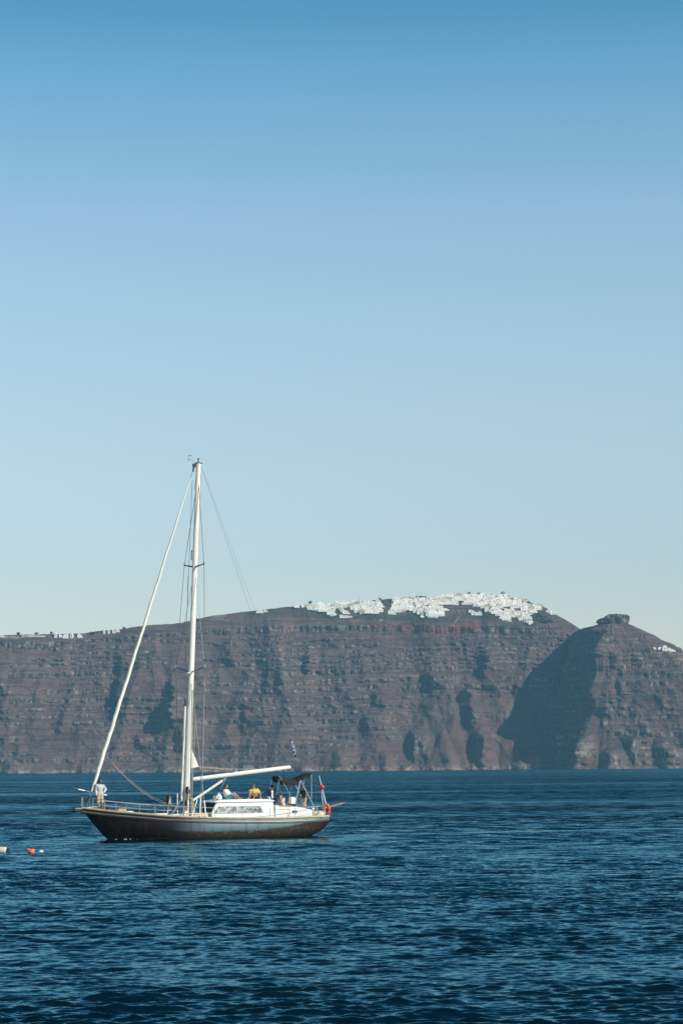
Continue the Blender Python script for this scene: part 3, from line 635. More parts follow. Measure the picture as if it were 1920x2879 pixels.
# white chapel and houses on the right shoulder of the headland
_hx, _hy = project(HEAD); _hp = HEAD.reshape(-1, 3); _front = (_hp[:, 1] < 4420)
def hground(px, py):
    d = (_hx.ravel() - px) ** 2 + (_hy.ravel() - py) ** 2; d[~_front] = 1e9; return _hp[np.argmin(d)].copy()
for px, py, i, s, lab in [(1838, 1824, 5, (.55, .7, .6), 'tiny white house standing apart left of the headland chapel'), (1852, 1824, 0, (.9, .8, .6), 'low white house directly left of the headland chapel'), (1881, 1829, 5, (1.0, .9, .85), 'white stepped house just right of the headland chapel'), (1890, 1830, 2, (.8, .8, .55), 'lowest white house at the right end of the headland group')]:
    place('house', i, hground(px, py) + np.array([0, .3, .2]), .2, s, lab, 'white houses on the headland')
def chapel():
    o = empty('chapel', hground(1867, 1829)); tag(o, 'white chapel with rounded gable in the middle of the headland houses', 'chapel')
    mb = MB(); mb.box((0, 2, 2), (9, 8, 8)); vault(mb, (0, 2, 6), 7, 8, 3.4); mb.build('wall', [PLASTER], o)
    mb = MB(); mb.box((0, -2.0, 3), (1.4, .3, 2.6)); mb.build('door', [OPEN_], o)
chapel()
# ---------------------------------------------------------------- the sailing yacht
def sharp(o, deg=35):
    o.data.polygons.foreach_set('use_smooth', [True] * len(o.data.polygons)); o.data.set_sharp_from_angle(angle=R(deg)); return o
WHITE = simple('white_gelcoat', (.80, .78, .73), .3, var=.06, scale=1.2, coat=.2)
SPAR = simple('cream_spar_paint', (.78, .73, .63), .35, var=.08, scale=.8)
SAILC = simple('sailcloth', (.80, .75, .66), .8, var=.06, scale=2)
TEAK = simple('teak_deck', (.36, .26, .19), .7, var=.25, scale=3)
TRIM = simple('weathered_wood_trim', (.46, .34, .22), .55, var=.2, scale=4)
VARN = simple('varnished_wood', (.48, .28, .09), .35, var=.2, scale=4)
STEEL = simple('stainless_steel', (.62, .62, .60), .25, metal=.85, var=.05)
STEELW = simple('white_tube', (.78, .77, .73), .4, var=.05)
WIRE = simple('rigging_wire', (.13, .14, .15), .45, metal=.4, var=.1)
WIREL = simple('pale_wire', (.5, .5, .48), .45, metal=.3, var=.1)
ROPE = simple('tan_rope', (.48, .40, .27), .9, var=.25, scale=20)
ROPEP = simple('pink_white_rope', (.42, .28, .24), .9, var=.2, scale=20)
DARK = simple('dark_fitting', (.02, .02, .022), .5, var=.2)
BLACKC = simple('black_canvas', (.012, .012, .014), .85, var=.3, scale=6, bump=.4)
GREYC = simple('grey_lining', (.32, .30, .28), .85, var=.2, scale=5)
TINT = simple('tinted_glass', (.008, .007, .007), .5, var=.1, spec=.06)
RUST = simple('rusty_brown', (.20, .10, .045), .8, var=.4, scale=8)
ORANGE = simple('orange_plastic', (.80, .13, .025), .5, var=.1)
RED = simple('red_plastic', (.62, .03, .05), .45, var=.1)
def hull_paint():
    m, nt, b = material('worn_dark_hull_paint'); L_ = nt.links.new
    tc = nt.nodes.new('ShaderNodeTexCoord'); sp = nt.nodes.new('ShaderNodeSeparateXYZ'); L_(tc.outputs['Object'], sp.inputs[0])
    def noise(sc, vec=(1, 1, 1), det=6):
        mp = nt.nodes.new('ShaderNodeMapping'); mp.inputs['Scale'].default_value = vec; L_(tc.outputs['Object'], mp.inputs[0])
        n = nt.nodes.new('ShaderNodeTexNoise'); n.inputs['Scale'].default_value = sc; n.inputs['Detail'].default_value = det; L_(mp.outputs[0], n.inputs['Vector']); return n.outputs['Fac']
    def ma(op, a, c, e=None):
        q = nt.nodes.new('ShaderNodeMath'); q.operation = op
        for i, v in enumerate((a, c, e)):
            if v is None: continue
            if isinstance(v, (int, float)): q.inputs[i].default_value = v
            else: L_(v, q.inputs[i])
        return q.outputs[0]
    def rg(s, a, c, lo=0.0, hi=1.0):
        q = nt.nodes.new('ShaderNodeMapRange'); q.interpolation_type = 'SMOOTHSTEP'
        for i, v in zip((1, 2, 3, 4), (a, c, lo, hi)): q.inputs[i].default_value = v
        L_(s, q.inputs[0]); return q.outputs[0]
    def mix(a, c, f):
        x = nt.nodes.new('ShaderNodeMix'); x.data_type = 'RGBA'
        for i, v in ((6, a), (7, c)):
            if isinstance(v, tuple): x.inputs[i].default_value = (*v, 1)
            else: L_(v, x.inputs[i])
        L_(f, x.inputs[0]); return x.outputs[2]
    X, Z = sp.outputs['X'], sp.outputs['Z']
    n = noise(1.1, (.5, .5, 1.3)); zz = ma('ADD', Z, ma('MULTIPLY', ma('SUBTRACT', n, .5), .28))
    # blue-teal sheen painted into the colour amidships and aft, its lower edge climbing towards the stern; brown waterline growth below
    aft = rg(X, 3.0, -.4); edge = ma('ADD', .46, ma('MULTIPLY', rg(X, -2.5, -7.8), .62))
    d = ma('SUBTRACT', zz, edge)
    sheen = ma('MULTIPLY', rg(d, -.10, .16), aft)
    green = ma('MULTIPLY', ma('MULTIPLY', rg(d, -.06, .05), rg(d, .34, .12)), aft)  # green fringe of the same painted sheen
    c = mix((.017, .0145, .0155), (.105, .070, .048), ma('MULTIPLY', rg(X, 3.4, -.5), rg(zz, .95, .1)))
    c = mix(c, (.20, .255, .30), sheen); c = mix(c, (.12, .235, .215), ma('MULTIPLY', green, .75))
    st_ = noise(2.2, (1.6, 1.6, .25), 7); c = mix(c, (.05, .034, .026), ma('MULTIPLY', rg(st_, .5, .7), .55))
    c = mix(c, (.075, .05, .034), ma('MULTIPLY', rg(zz, .10, .0), .6))
    sc_ = noise(9, (1, 1, .5), 8); c = mix(c, (.22, .17, .11), ma('MULTIPLY', ma('MULTIPLY', rg(sc_, .56, .66), rg(zz, .85, .35)), aft))
    L_(c, b.inputs['Base Color']); b.inputs['Roughness'].default_value = .38; L_(ma('MULTIPLY', rg(X, 3.0, -2.0), .35), b.inputs['Coat Weight']); b.inputs['Coat Roughness'].default_value = .08
    bp = nt.nodes.new('ShaderNodeBump'); bp.inputs['Strength'].default_value = .08; bp.inputs['Distance'].default_value = .05; L_(noise(.9, (1, 1, 1), 3), bp.inputs['Height']); L_(bp.outputs[0], b.inputs['Normal'])
    return m
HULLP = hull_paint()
def window_glass():
    m, nt, b = material('mottled_glass'); L_ = nt.links.new
    tc = nt.nodes.new('ShaderNodeTexCoord'); n = nt.nodes.new('ShaderNodeTexNoise'); n.inputs['Scale'].default_value = 5.5; n.inputs['Detail'].default_value = 9; n.inputs['Roughness'].default_value = .72
    L_(tc.outputs['Object'], n.inputs['Vector']); r = nt.nodes.new('ShaderNodeValToRGB'); e = r.color_ramp.elements
    e[0].position = .38; e[0].color = (.05, .055, .06, 1); e[1].position = .62; e[1].color = (.55, .54, .50, 1)  # pane colour mottled from dark grey to pale
    L_(n.outputs['Fac'], r.inputs['Fac']); L_(r.outputs['Color'], b.inputs['Base Color']); b.inputs['Roughness'].default_value = .12; b.inputs['Coat Weight'].default_value = .6; return m
GLASS = window_glass()
yacht = empty('sailing_yacht', BC, math.pi + YAW)
tag(yacht, 'dark hulled sailing yacht with white cabin and tall cream mast, sails furled', 'sailboat')
def part(mb, name, mats, parent=None, ang=35, smooth=True):
    o = mb.build(name, mats if isinstance(mats, list) else [mats], parent or yacht)
    return sharp(o, ang) if smooth else o
HU = np.array([-7.38, -6.9, -6, -4, -1, 2, 4, 5.5, 6.6, 7.3, 7.6])
HB = np.interp
def deckb(u): return float(np.interp(u, HU, [1.28, 1.48, 1.74, 2.02, 2.15, 1.95, 1.5, 1.0, .54, .2, .05]))
def sheer(u): return float(np.interp(u, [-7.38, -4, 0, 3, 6, 7.6], [1.16, 1.10, 1.16, 1.33, 1.62, 1.83]))
def keel(u): return float(np.interp(u, [-7.38, -7.22, -6.95, -6.5, -6, -4, 0, 4, 5.4, 6.1, 7.6], [.46, .27, .10, -.08, -.25, -.55, -.75, -.6, -.3, 0.0, 1.77]))
US = np.concatenate([np.linspace(-7.38, -6.4, 14), np.linspace(-6.2, 5.2, 52), np.linspace(5.4, 7.6, 20)])
def ss(u):      # smoothed versions along the length
    w = np.array([1, 2, 3, 2, 1.]) / 9; du = np.array([-.5, -.25, 0, .25, .5]) * min(1, (7.6 - u) / .8, (u + 7.38) / .8 + 1e-3)
    return float(sum(a * deckb(u + e) for a, e in zip(w, du))), float(sum(a * sheer(u + e) for a, e in zip(w, du))), float(sum(a * keel(u + e) for a, e in zip(w, du)))
def section(u, side, n=22):
    b, zs, zk = ss(u); pw = 2.9 - 1.5 * float(sstep(1.5, 7.0, u)) ; pts = []
    for i in range(n + 1):
        s = (i / n); z = zs + (zk - zs) * s
        y = b * (1 - s ** pw) ** (.62 + .25 * float(sstep(2, 7, u))) * (1 + .03 * math.sin(math.pi * min(1, s * 1.6)) * float(sstep(4, 0, u)))
        pts.append((u, side * y, z))
    return pts
def hull():
    n = 22; mb = MB()
    for side in (1, -1):
        V = [p for u in US for p in section(u, side, n)]; k = len(US)
        f = [(i * (n + 1) + j, (i + 1) * (n + 1) + j, (i + 1) * (n + 1) + j + 1, i * (n + 1) + j + 1) for i in range(k - 1) for j in range(n)]
        if side > 0: f = [q[::-1] for q in f]
        mb.add(V, f)
    a = section(US[0], 1, n); c = section(US[0], -1, n)
    mb.add(a + c[::-1], [tuple(range(2 * n + 2))])
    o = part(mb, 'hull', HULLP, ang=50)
    bm = bmesh.new(); bm.from_mesh(o.data); bmesh.ops.remove_doubles(bm, verts=bm.verts, dist=.002); bmesh.ops.recalc_face_normals(bm, faces=bm.faces); bm.to_mesh(o.data); bm.free(); sharp(o, 50)
    mb = MB(); up = []
    for u in US:
        b, zs, _ = ss(u); up += [(u, b - .02, zs - .05), (u, 0, zs - .05 + .04 * b), (u, -(b - .02), zs - .05)]
    mb.add(up, [(3 * i + j, 3 * i + j + 1, 3 * i + j + 4, 3 * i + j + 3) for i in range(len(US) - 1) for j in (0, 1)]); part(mb, 'deck', TEAK)
    for side in (1, -1):
        pr = [ss(u) for u in US]
        part(MB().tube([(u, side * (b + .005), zs + .03) for u, (b, zs, _) in zip(US, pr)], .065, n=8), 'toe_rail', TRIM)
        part(MB().tube([(u, side * (b * (1.0) + .02), zs - .19) for u, (b, zs, _) in zip(US, pr)], .05, n=8), 'rub_rail', simple('grey_rub_rail', (.13, .115, .095), .4, var=.2, scale=2))
        part(MB().tube([(u, side * (b * 1.003 + .018), zs - .275) for u, (b, zs, _) in zip(US[2:], pr[2:])], .03, n=6), 'cove_line', DARK)
hull()
def prism(mb, outline, half_b, half_t, m=0):
    "side outline in (u, z) swept across the boat; half width shrinks from half_b at the lowest to half_t at the highest point"
    z0, z1 = min(p[1] for p in outline), max(p[1] for p in outline); n = len(outline)
    hw = lambda z: half_b + (half_t - half_b) * (z - z0) / (z1 - z0)
    vs = [(u, hw(z), z) for u, z in outline] + [(u, -hw(z), z) for u, z in outline]
    return mb.add(vs, [tuple(range(n)), tuple(range(n, 2 * n))[::-1]] + [(i, n + i, n + (i + 1) % n, (i + 1) % n) for i in range(n)], m)
def bevelled(o, wd=.03, seg=3):
    bm = bmesh.new(); bm.from_mesh(o.data); bmesh.ops.recalc_face_normals(bm, faces=bm.faces); bmesh.ops.bevel(bm, geom=[e for e in bm.edges], offset=wd, segments=seg, affect='EDGES', clamp_overlap=True); bm.to_mesh(o.data); bm.free(); return sharp(o, 40)
def cabin():
    o = MB(); prism(o, [(.10, 1.05), (.08, 1.44), (-.28, 2.10), (-3.84, 2.10), (-3.88, 1.05)], 1.46, 1.26)
    cab = bevelled(o.build('cabin', [WHITE], yacht), .05)
    o = MB(); o2 = [(-.14, 2.08), (-.22, 2.16), (-.9, 2.24), (-2.4, 2.26), (-3.6, 2.24), (-3.92, 2.17), (-3.92, 2.10)]; prism(o, o2, 1.36, 1.18); bevelled(o.build('roof', [WHITE], cab), .03)
    def side_z(z): return 1.46 + (1.26 - 1.46) * (z - 1.05) / (2.06 - 1.05)
    def pane(name, pts, mat, side, off=.006, th=.02):
        a = [(u, side * (side_z(z) + off), z) for u, z in pts]; c = [(u, side * (side_z(z) - th), z) for u, z in pts]; n = len(pts)
        return part(MB().add(a + c, [tuple(range(n)), tuple(range(n, 2 * n))[::-1]] + [(i, (i + 1) % n, n + (i + 1) % n, n + i) for i in range(n)]), name, mat, cab, smooth=False)
    for side in (1, -1):
        pane('side_window', [(-.02, 1.42), (-.38, 1.90), (-1.50, 1.91), (-1.50, 1.42)], GLASS, side)
        pane('side_window', [(-1.54, 1.42), (-1.54, 1.91), (-2.98, 1.90), (-3.2, 1.42)], GLASS, side)
        pane('door_seam', [(-3.40, 1.25), (-3.40, 1.97), (-3.42, 1.97), (-3.42, 1.25)], DARK, side, .003)
    # wrap-round windscreen on the sloping front
    for v0, v1 in ((1.12, .42), (.38, -.38), (-.42, -1.12)):
        q = [(.32, 1.47, 0), (-.38, 2.02, 0)]
        n_ = np.array([.66, 0, .36]); n_ /= np.linalg.norm(n_)
        a = np.array([.062, v0 * 1.12, 1.475]); b = np.array([.062, v1 * 1.12, 1.475]); c = np.array([-.262, v1 * 1.02, 2.065]); d = np.array([-.262, v0 * 1.02, 2.065])
        part(MB().add([p + n_ * .022 for p in (a, b, c, d)] + [p - n_ * .03 for p in (a, b, c, d)], [(0, 1, 2, 3), (7, 6, 5, 4), (0, 4, 5, 1), (1, 5, 6, 2), (2, 6, 7, 3), (3, 7, 4, 0)]), 'windscreen', TINT, cab, smooth=False)
    # dark quarter light on the side of the front, seen left of the pillar
    bevelled(prism(MB(), [(1.55, 1.12), (1.5, 1.34), (.9, 1.40), (.12, 1.42), (.12, 1.1)], 1.2, 1.1).build('trunk', [VARN], cab), .03)
    part(MB().box((.75, 0, 1.435), (1.15, 2.0, .04)), 'trunk_top', WHITE, cab, smooth=False)
    # cockpit coamings
    for side in (1, -1):
        mb = MB(); pts = [(-3.86, 1.0), (-3.86, 1.88), (-4.5, 1.82), (-5.3, 1.76), (-6.25, 1.58), (-6.3, 1.0)]; n = len(pts)
        mb.add([(u, side * 1.44, z) for u, z in pts] + [(u, side * 1.08, z) for u, z in pts], [tuple(range(n)), tuple(range(n, 2 * n))[::-1]] + [(i, (i + 1) % n, n + (i + 1) % n, n + i) for i in range(n)])
        cm = bevelled(mb.build('coaming', [WHITE], yacht), .04)
        part(MB().box((-5.12, side * 1.443, 1.47), (.30, .02, .15)), 'portlight', TINT, cm, smooth=False)
        part(MB().box((-4.78, side * 1.442, 1.36), (.02, .012, .55)).box((-4.4, side * 1.442, 1.62), (.75, .012, .02)), 'locker_seam', GREYC, cm, smooth=False)
        part(MB().box((-4.55, side * 1.25, 1.835), (.8, .42, .04)), 'coaming_cap', VARN, cm, smooth=False)
    mb = MB(); mb.box((-5.1, 0, 1.15), (2.3, 2.0, .14)); mb.box((-4.75, .72, 1.42), (1.4, .55, .5)); mb.box((-4.75, -.72, 1.42), (1.4, .55, .5)); part(mb, 'cockpit_seat', WHITE, smooth=False)
    mb = MB(); mb.box((-6.55, .75, 1.28), (.4, .6, .4)); bevelled(mb.build('locker', [WHITE], yacht), .04)
    for c, d, mat, nm in [((5.05, .15, 1.56), (.95, .7, .16), WHITE, 'hatch'), ((5.25, .2, 1.71), (.5, .45, .16), TRIM, 'deck_box'), ((2.95, .2, 1.40), (.85, .75, .16), WHITE, 'hatch'), ((1.95, .55, 1.36), (1.05, .7, .14), WHITE, 'hatch')]:
        bevelled(MB().box(c, d).build(nm, [mat], yacht), .035)
    # bow gear
    part(MB().lathe((6.05, .1, 1.58), [(.10, 0), (.13, .05), (.08, .12), (.12, .22), (.11, .3)], n=14), 'windlass', DARK)
    mb = MB(); mb.box((7.55, 0, 1.83), (.9, .3, .06)); bevelled(mb.build('bow_platform', [TRIM], yacht), .02)
    mb = MB(); mb.tube([(7.2, .02, 1.90), (7.7, .02, 1.90), (8.02, .02, 1.78), (8.1, .02, 1.6)], [.03, .035, .05, .03]); mb.tube([(8.05, -.22, 1.77), (8.1, 0, 1.65), (8.05, .24, 1.77)], [.02, .06, .02]); mb.ball((8.0, .02, 1.72), (.15, .14, .13)); part(mb, 'anchor', DARK)
    mb = MB(); 
    for k in range(4): mb.tube([(7.25 + .2 * math.cos(a) - .12 * k, .12 + .13 * math.sin(a), 1.85 + .02 * k) for a in np.linspace(0, 6.0, 14)], .022, n=6)
    part(mb, 'mooring_rope', simple('white_rope', (.7, .68, .62), .9, var=.15), smooth=True)
    # helm
    pl, pr = L(812, 2240, .2), L(832, 2260, .2)
    bi = bevelled(MB().box(((pl[0] + pr[0]) / 2, .2, 1.78), (.46, .42, 1.12), taper=.85).build('binnacle', [WHITE], yacht), .06)
    mb = MB(); c = np.array([-5.95, .2, 1.85])
    mb.tube([c + np.array([0, .42 * math.cos(a), .42 * math.sin(a)]) for a in np.linspace(0, 2 * math.pi, 33)], .018, n=6, cap=False)
    for a in range(6): mb.tube([c, c + .42 * np.array([0, math.cos(a * math.pi / 3), math.sin(a * math.pi / 3)])], .01, n=5)
    part(mb, 'wheel', STEEL, bi)
    bevelled(MB().box((-5.05, 1.2, 1.86), (.42, .34, .18)).build('instrument_box', [DARK], yacht), .02)
    for u, v in ((-6.35, 1.25), (-6.35, -1.25), (-3.7, .9)):
        z = 1.62 if u < -5 else 2.2
        part(MB().lathe((u, v, z - .4 if u < -5 else z), [(.12, 0), (.12, .38 if u < -5 else .02), (.09, .42 if u < -5 else .06), (.08, .5 if u < -5 else .14), (.11, .56 if u < -5 else .2)], n=14), 'winch', STEEL)
    mb = MB(); a = np.array([-7.3, .25, 1.62]); e = L(968, 2257, .25)
    d = e - a; ln = np.linalg.norm(d); d /= ln; up = np.cross(d, [0, 1, 0]); up *= np.sign(up[2])
    vs = [a + d * t * ln + np.array([0, y, 0]) + up * h for h in (-.03, .03) for t in (0, 1) for y in (-.2, .2)]
    mb.add(vs, [(0, 1, 3, 2), (4, 6, 7, 5), (0, 2, 6, 4), (1, 5, 7, 3), (0, 4, 5, 1), (2, 3, 7, 6)])
    pa = part(mb, 'passerelle', simple('reddish_plank', (.40, .21, .11), .6, var=.2, scale=5), smooth=False)
    part(MB().lathe((e[0] + .03, e[1] - .2, e[2] - .06), [(.07, 0), (.07, .4)], n=12, axis=1), 'roller', DARK, pa)
    part(MB().tube([(-7.95, .25, 1.66), (-7.95, .25, .95)], .012, n=5), 'strut', WIRE, pa)
cabin()
# ---------------------------------------------------------------- spars and rigging
def at_mast(z): t = (z - 1.3) / (22.3 - 1.3); return np.array([1.2 + (.38 - 1.2) * t, 0, z])
def rig():
    mb = MB(); n = 18; zs = np.linspace(1.18, 22.35, 30); vs = []
    for z in zs:
        c = at_mast(z); tp = 1 - .12 * sstep(17, 22, z)
        for j in range(n):
            a = 2 * math.pi * j / n; vs.append((c[0] + .165 * tp * math.cos(a), .115 * tp * math.sin(a), z))
    k = len(zs); mb.add(vs, [(i * n + j, i * n + (j + 1) % n, (i + 1) * n + (j + 1) % n, (i + 1) * n + j) for i in range(k - 1) for j in range(n)] + [tuple(range(n))[::-1], tuple(range((k - 1) * n, k * n))])
    mast = part(mb, 'mast', SPAR)
    part(MB().tube([at_mast(2.0) + [-.17, .02, 0], at_mast(21.8) + [-.16, .02, 0]], .02, n=6), 'sail_track', GREYC, mast)
    top = at_mast(22.35)
    part(MB().box(top + [0, 0, .03], (.42, .16, .06)).tube([top + [.02, 0, .05], top + [.02, 0, .27]], .035).lathe(top + [.02, 0, .26], [(.05, 0), (.05, .07)], n=10), 'masthead_light', DARK, mast)
    tip = L(531, 1288, 0); part(MB().tube([top + [.2, 0, .06], tip], .012, n=5).tube([tip, tip + [0, 0, .14]], .01, n=5).tube([tip, tip - [0, 0, .08]], .012, n=5).box(tip + [-.08, 0, .15], (.26, .012, .09)).ball(tip - [0, 0, .1], .05, n=8, k=6), 'wind_vane', GREYC, mast)
    part(MB().box(top + [.28, 0, -.12], (.2, .1, .22)).tube([top + [.3, 0, -.2], top + [.36, 0, -.5]], .05), 'masthead_block', DARK, mast)
    # radar reflector bracket on the fore side
    z0, z1 = L(540, 1548, 0)[2], L(539, 1574, 0)[2]
    part(MB().tube([at_mast(z0) + [.15, 0, 0], at_mast(z0) + [.24, 0, 0], at_mast(z1) + [.24, 0, 0], at_mast(z1) + [.15, 0, 0]], .03, n=6), 'bracket', DARK, mast)
    tips = {}
    for nm, (pp, sp_), v, zr in [('lo', ((576, 1874), (495.5, 1875.5)), 1.25, 9.8), ('up', ((574, 1585), (519, 1589.5)), .85, 16.1)]:
        for (px, py), s in ((pp, 1), (sp_, -1)):
            t = L(px, py, s * v); r = at_mast(zr); tips[nm, s] = t
            part(MB().tube([r + [0, s * .1, 0], t], [.055, .035] if nm == 'lo' else [.05, .03], n=8).tube([t - [0, 0, .06], t + [0, 0, .12]], .03, n=6), 'spreader', STEEL if nm == 'lo' else DARK, mast)
    part(MB().tube([at_mast(zr := 9.72) + [.1, .1, 0], at_mast(9.72) + [.22, .02, .02]], .07), 'spreader_root', WHITE, mast)
    r_ = .013
    def wire(name, pts, r=r_, mat=WIRE, parent=None): return part(MB().tube(pts, r, n=6), name, mat, parent)
    chain = {1: [(1.75, 2.0), (1.05, 2.12), (.68, 2.14)], -1: [(1.75, -2.0), (1.05, -2.12), (.68, -2.14)]}
    for s in (1, -1):
        ch = [np.array([u, v * .985, sheer(u) + .05]) for u, v in chain[s]]
        routes = [[ch[1], tips['lo', s], tips['up', s], at_mast(21.6)], [ch[0], at_mast(9.6)], [ch[2], at_mast(9.5)], [ch[1] + [-.12, 0, 0], tips['lo', s], at_mast(16.0)]]
        for k, rt in enumerate(routes):
            wire('shroud', rt, .015 if k == 0 else .011, WIRE if (s < 0 or k == 0) else WIREL)
        for k, (c, rt) in enumerate(zip(ch, (routes[1], routes[0], routes[2]))):
            d = rt[1] - rt[0]; d /= np.linalg.norm(d); part(MB().tube([c, c + d * (1.0, 1.35, 1.0)[k]], .042, n=8), 'shroud_cover', STEELW)
        part(MB().tube([ch[0] + [-.25, 0, 0], ch[0] + [-.75, -.5 * s, .95]], .035, n=8), 'deck_strut', STEELW)
    hd = at_mast(22.2)
    a_end = np.array([-7.15, -.75, 1.25]); wire('backstay', [hd + [-.16, 0, 0], L(703, 1713, -.2), L(834, 2116, -.55), a_end], .006)
    sp_ = L(858, 2094, .1); wire('backstay', [hd + [-.16, .03, 0], sp_], .0045)
    e1, e2 = np.array([-7.2, .9, 1.75]), np.array([-7.3, -.6, 1.75])
    k1, k2 = sp_ + (e1 - sp_) * .24, sp_ + (e2 - sp_) * .24
    b1, b2 = L(872, 2136, .45), L(885, 2128, -.25)
    wire('backstay_leg', [sp_, b1, e1], .010); wire('backstay_leg', [sp_, b2, e2], .010); part(MB().tube([b1, b2], .022, n=6).ball(b2, .05, n=8, k=6), 'backstay_spreader', DARK)
    # furled headsail, a spiral roll of cloth round the forestay
    t0, t1 = L(243, 2275, 0), L(546, 1312, 0); ax = t1 - t0; ln = np.linalg.norm(ax); ax /= ln
    e1 = np.cross(ax, [0, 1, 0]); e1 /= np.linalg.norm(e1); e2 = np.cross(ax, e1)
    wire('forestay', [t0, t1], .02, STEEL)
    mb = MB(); vs = []; K, n = 150, 16; s0, s1 = .05, .965
    for i in range(K + 1):
        f = i / K; c = t0 + ax * ln * (s0 + (s1 - s0) * f); r0 = np.interp(f, [0, .03, .1, .3, .6, .9, 1], [.05, .10, .125, .115, .085, .05, .03])
        for j in range(n):
            a = 2 * math.pi * j / n; q = ((a + 2 * math.pi * f * 19) % (2 * math.pi)) / (2 * math.pi)
            vs.append(c + (r0 * (.86 + .20 * q)) * (math.cos(a) * e1 + math.sin(a) * e2) + .012 * math.sin(f * 40) * e1)
    mb.add(vs, [(i * n + j, i * n + (j + 1) % n, (i + 1) * n + (j + 1) % n, (i + 1) * n + j) for i in range(K) for j in range(n)] + [tuple(range(n))[::-1], tuple(range(K * n, (K + 1) * n))])
    gen = part(mb, 'furled_headsail', SAILC, ang=28)
    c = t0 + ax * ln * .03; part(MB().tube([c - ax * .12, c - ax * .11, c - ax * .04, c + ax * .04, c + ax * .11, c + ax * .12], [.03, .15, .10, .10, .15, .03], n=14), 'furling_drum', DARK, gen)
    # boom, vang, sail corner
    b0, b1 = L(541, 2191, 0), L(817, 2157, 0); bx = (b1 - b0); bl = np.linalg.norm(bx); bx /= bl; bz = np.cross(bx, [0, 1, 0]); bz *= np.sign(bz[2])
    mb = MB(); vs = []; n = 14; prof = [(0, .03), (.02, .07), (.16, .115), (1.0, .12), (3, .125), (bl - .12, .12), (bl - .03, .10), (bl, .05)]
    for s, r in prof:
        for j in range(n):
            a = 2 * math.pi * j / n; vs.append(b0 + bx * s + np.array([0, 1, 0]) * r * .75 * math.cos(a) + bz * r * math.sin(a))
    k = len(prof); mb.add(vs, [(i * n + j, i * n + (j + 1) % n, (i + 1) * n + (j + 1) % n, (i + 1) * n + j) for i in range(k - 1) for j in range(n)] + [tuple(range(n))[::-1], tuple(range((k - 1) * n, k * n))])
    boom = part(mb, 'boom', SPAR)
    part(MB().tube([at_mast(b0[2]) + [-.12, 0, 0], b0 + bx * .05], .05), 'gooseneck', DARK, boom)
    q = b0 + bx * 2.5 + bz * .13; part(MB().box(q, (.22, .1, .1)).box(b0 + bx * (bl - .5) - bz * .16, (.08, .06, .1)), 'boom_fitting', DARK, boom)
    v0, v1 = L(541, 2252, 0), L(637, 2187, 0); part(MB().tube([v0, v0 + (v1 - v0) * .88], .075, n=10), 'boom_vang', SPAR); part(MB().tube([v0 + (v1 - v0) * .9, v0 + (v1 - v0) * .97], .06, n=10).tube([v0 + (v1 - v0) * .86, v1], .03, n=8), 'vang_rod', STEEL)
    tp, cl, bt = L(535, 2096, 0), L(559, 2155, 0), L(531, 2162, 0); mb = MB(); g = 10; vs = []
    for sgn in (1, -1):
        for i in range(g + 1):
            for j in range(g + 1):
                f, h = i / g, j / g; lo = bt + (cl - bt) * h; hi = tp; p = lo + (hi - lo) * f; vs.append(p + np.array([0, .05 * math.sin(math.pi * h) * (1 - f) + sgn * .006, 0]))
    fs = []
    for b_ in (0, 1):
        o_ = b_ * (g + 1) ** 2; fs += [tuple(o_ + q for q in ((i * (g + 1) + j, i * (g + 1) + j + 1, (i + 1) * (g + 1) + j + 1, (i + 1) * (g + 1) + j)[::1 if b_ == 0 else -1])) for i in range(g) for j in range(g)]
    part(mb.add(vs, fs), 'mainsail_corner', SAILC, mast)
    qq = L(650, 2163, 0)
    for dz in (0, -.09): wire('outhaul', [cl + [0, 0, dz * .6], qq + [0, 0, dz * .4 + .02], b0 + bx * (4.2 if dz == 0 else 2.6) + bz * .12], .014, ROPE)
    # pole stowed up the fore side of the mast
    p0, p1 = L(511, 2252, 0), L(521, 1985, 0); sp2 = part(MB().tube([p0, p0 + (p1 - p0) * .03, p0 + (p1 - p0) * .97, p1], [.05, .075, .065, .045], n=10), 'spinnaker_pole', SPAR)
    part(MB().tube([p1, L(521, 1963, 0)], .03).tube([p0, p0 - [0, 0, .25]], .035), 'pole_end', DARK, sp2)
    # halyards and loose lines down the mast
    for px0, py0, px1, py1, v, mt in [(529, 1900, 537, 2250, -.05, ROPE), (541, 1940, 538, 2245, .14, WIREL), (543, 1940, 541, 2250, .16, ROPE), (550, 2020, 541, 2245, .18, WIREL), (521, 1965, 529, 1620, 0, WIRE), (541, 1350, 521, 1870, -.3, WIRE), (553, 1335, 546, 1378, .12, WIRE), (524, 2118, 520, 2165, .13, ROPE)]:
        wire('halyard', [L(px0, py0, v), L(px1, py1, v)], .012, mt)
    wire('topping_line', [L(637, 2187, .05), L(620, 2220, .1)], .010, WIREL); wire('mainsheet', [b0 + bx * (bl - .5) - bz * .12, np.array([-5.0, 0, 3.45])], .02, DARK)
    # headsail sheets sagging back to the deck
    s_ = t0 + ax * ln * .16
    for e, sag in ((L(433, 2246, .6), .25), (np.array([1.0, -.9, 1.75]), .75), (np.array([.9, .9, 1.7]), .8)):
        wire('headsail_sheet', [s_ + (e - s_) * t - np.array([0, 0, sag * 4 * t * (1 - t)]) for t in np.linspace(0, 1, 14)], .009, ROPEP)
    # winches and coiled rope on the mast
    for z, s, r in ((2.75, 1, .1), (2.2, 1, .11), (2.45, -1, .1)):
        m_ = at_mast(z); part(MB().lathe(m_ + [0, s * .11, 0], [(r, 0), (r * .7, s * .07), (r * .75, s * .14), (r, s * .2)], n=12, axis=1), 'winch', DARK, mast)
    r = random.Random(4)
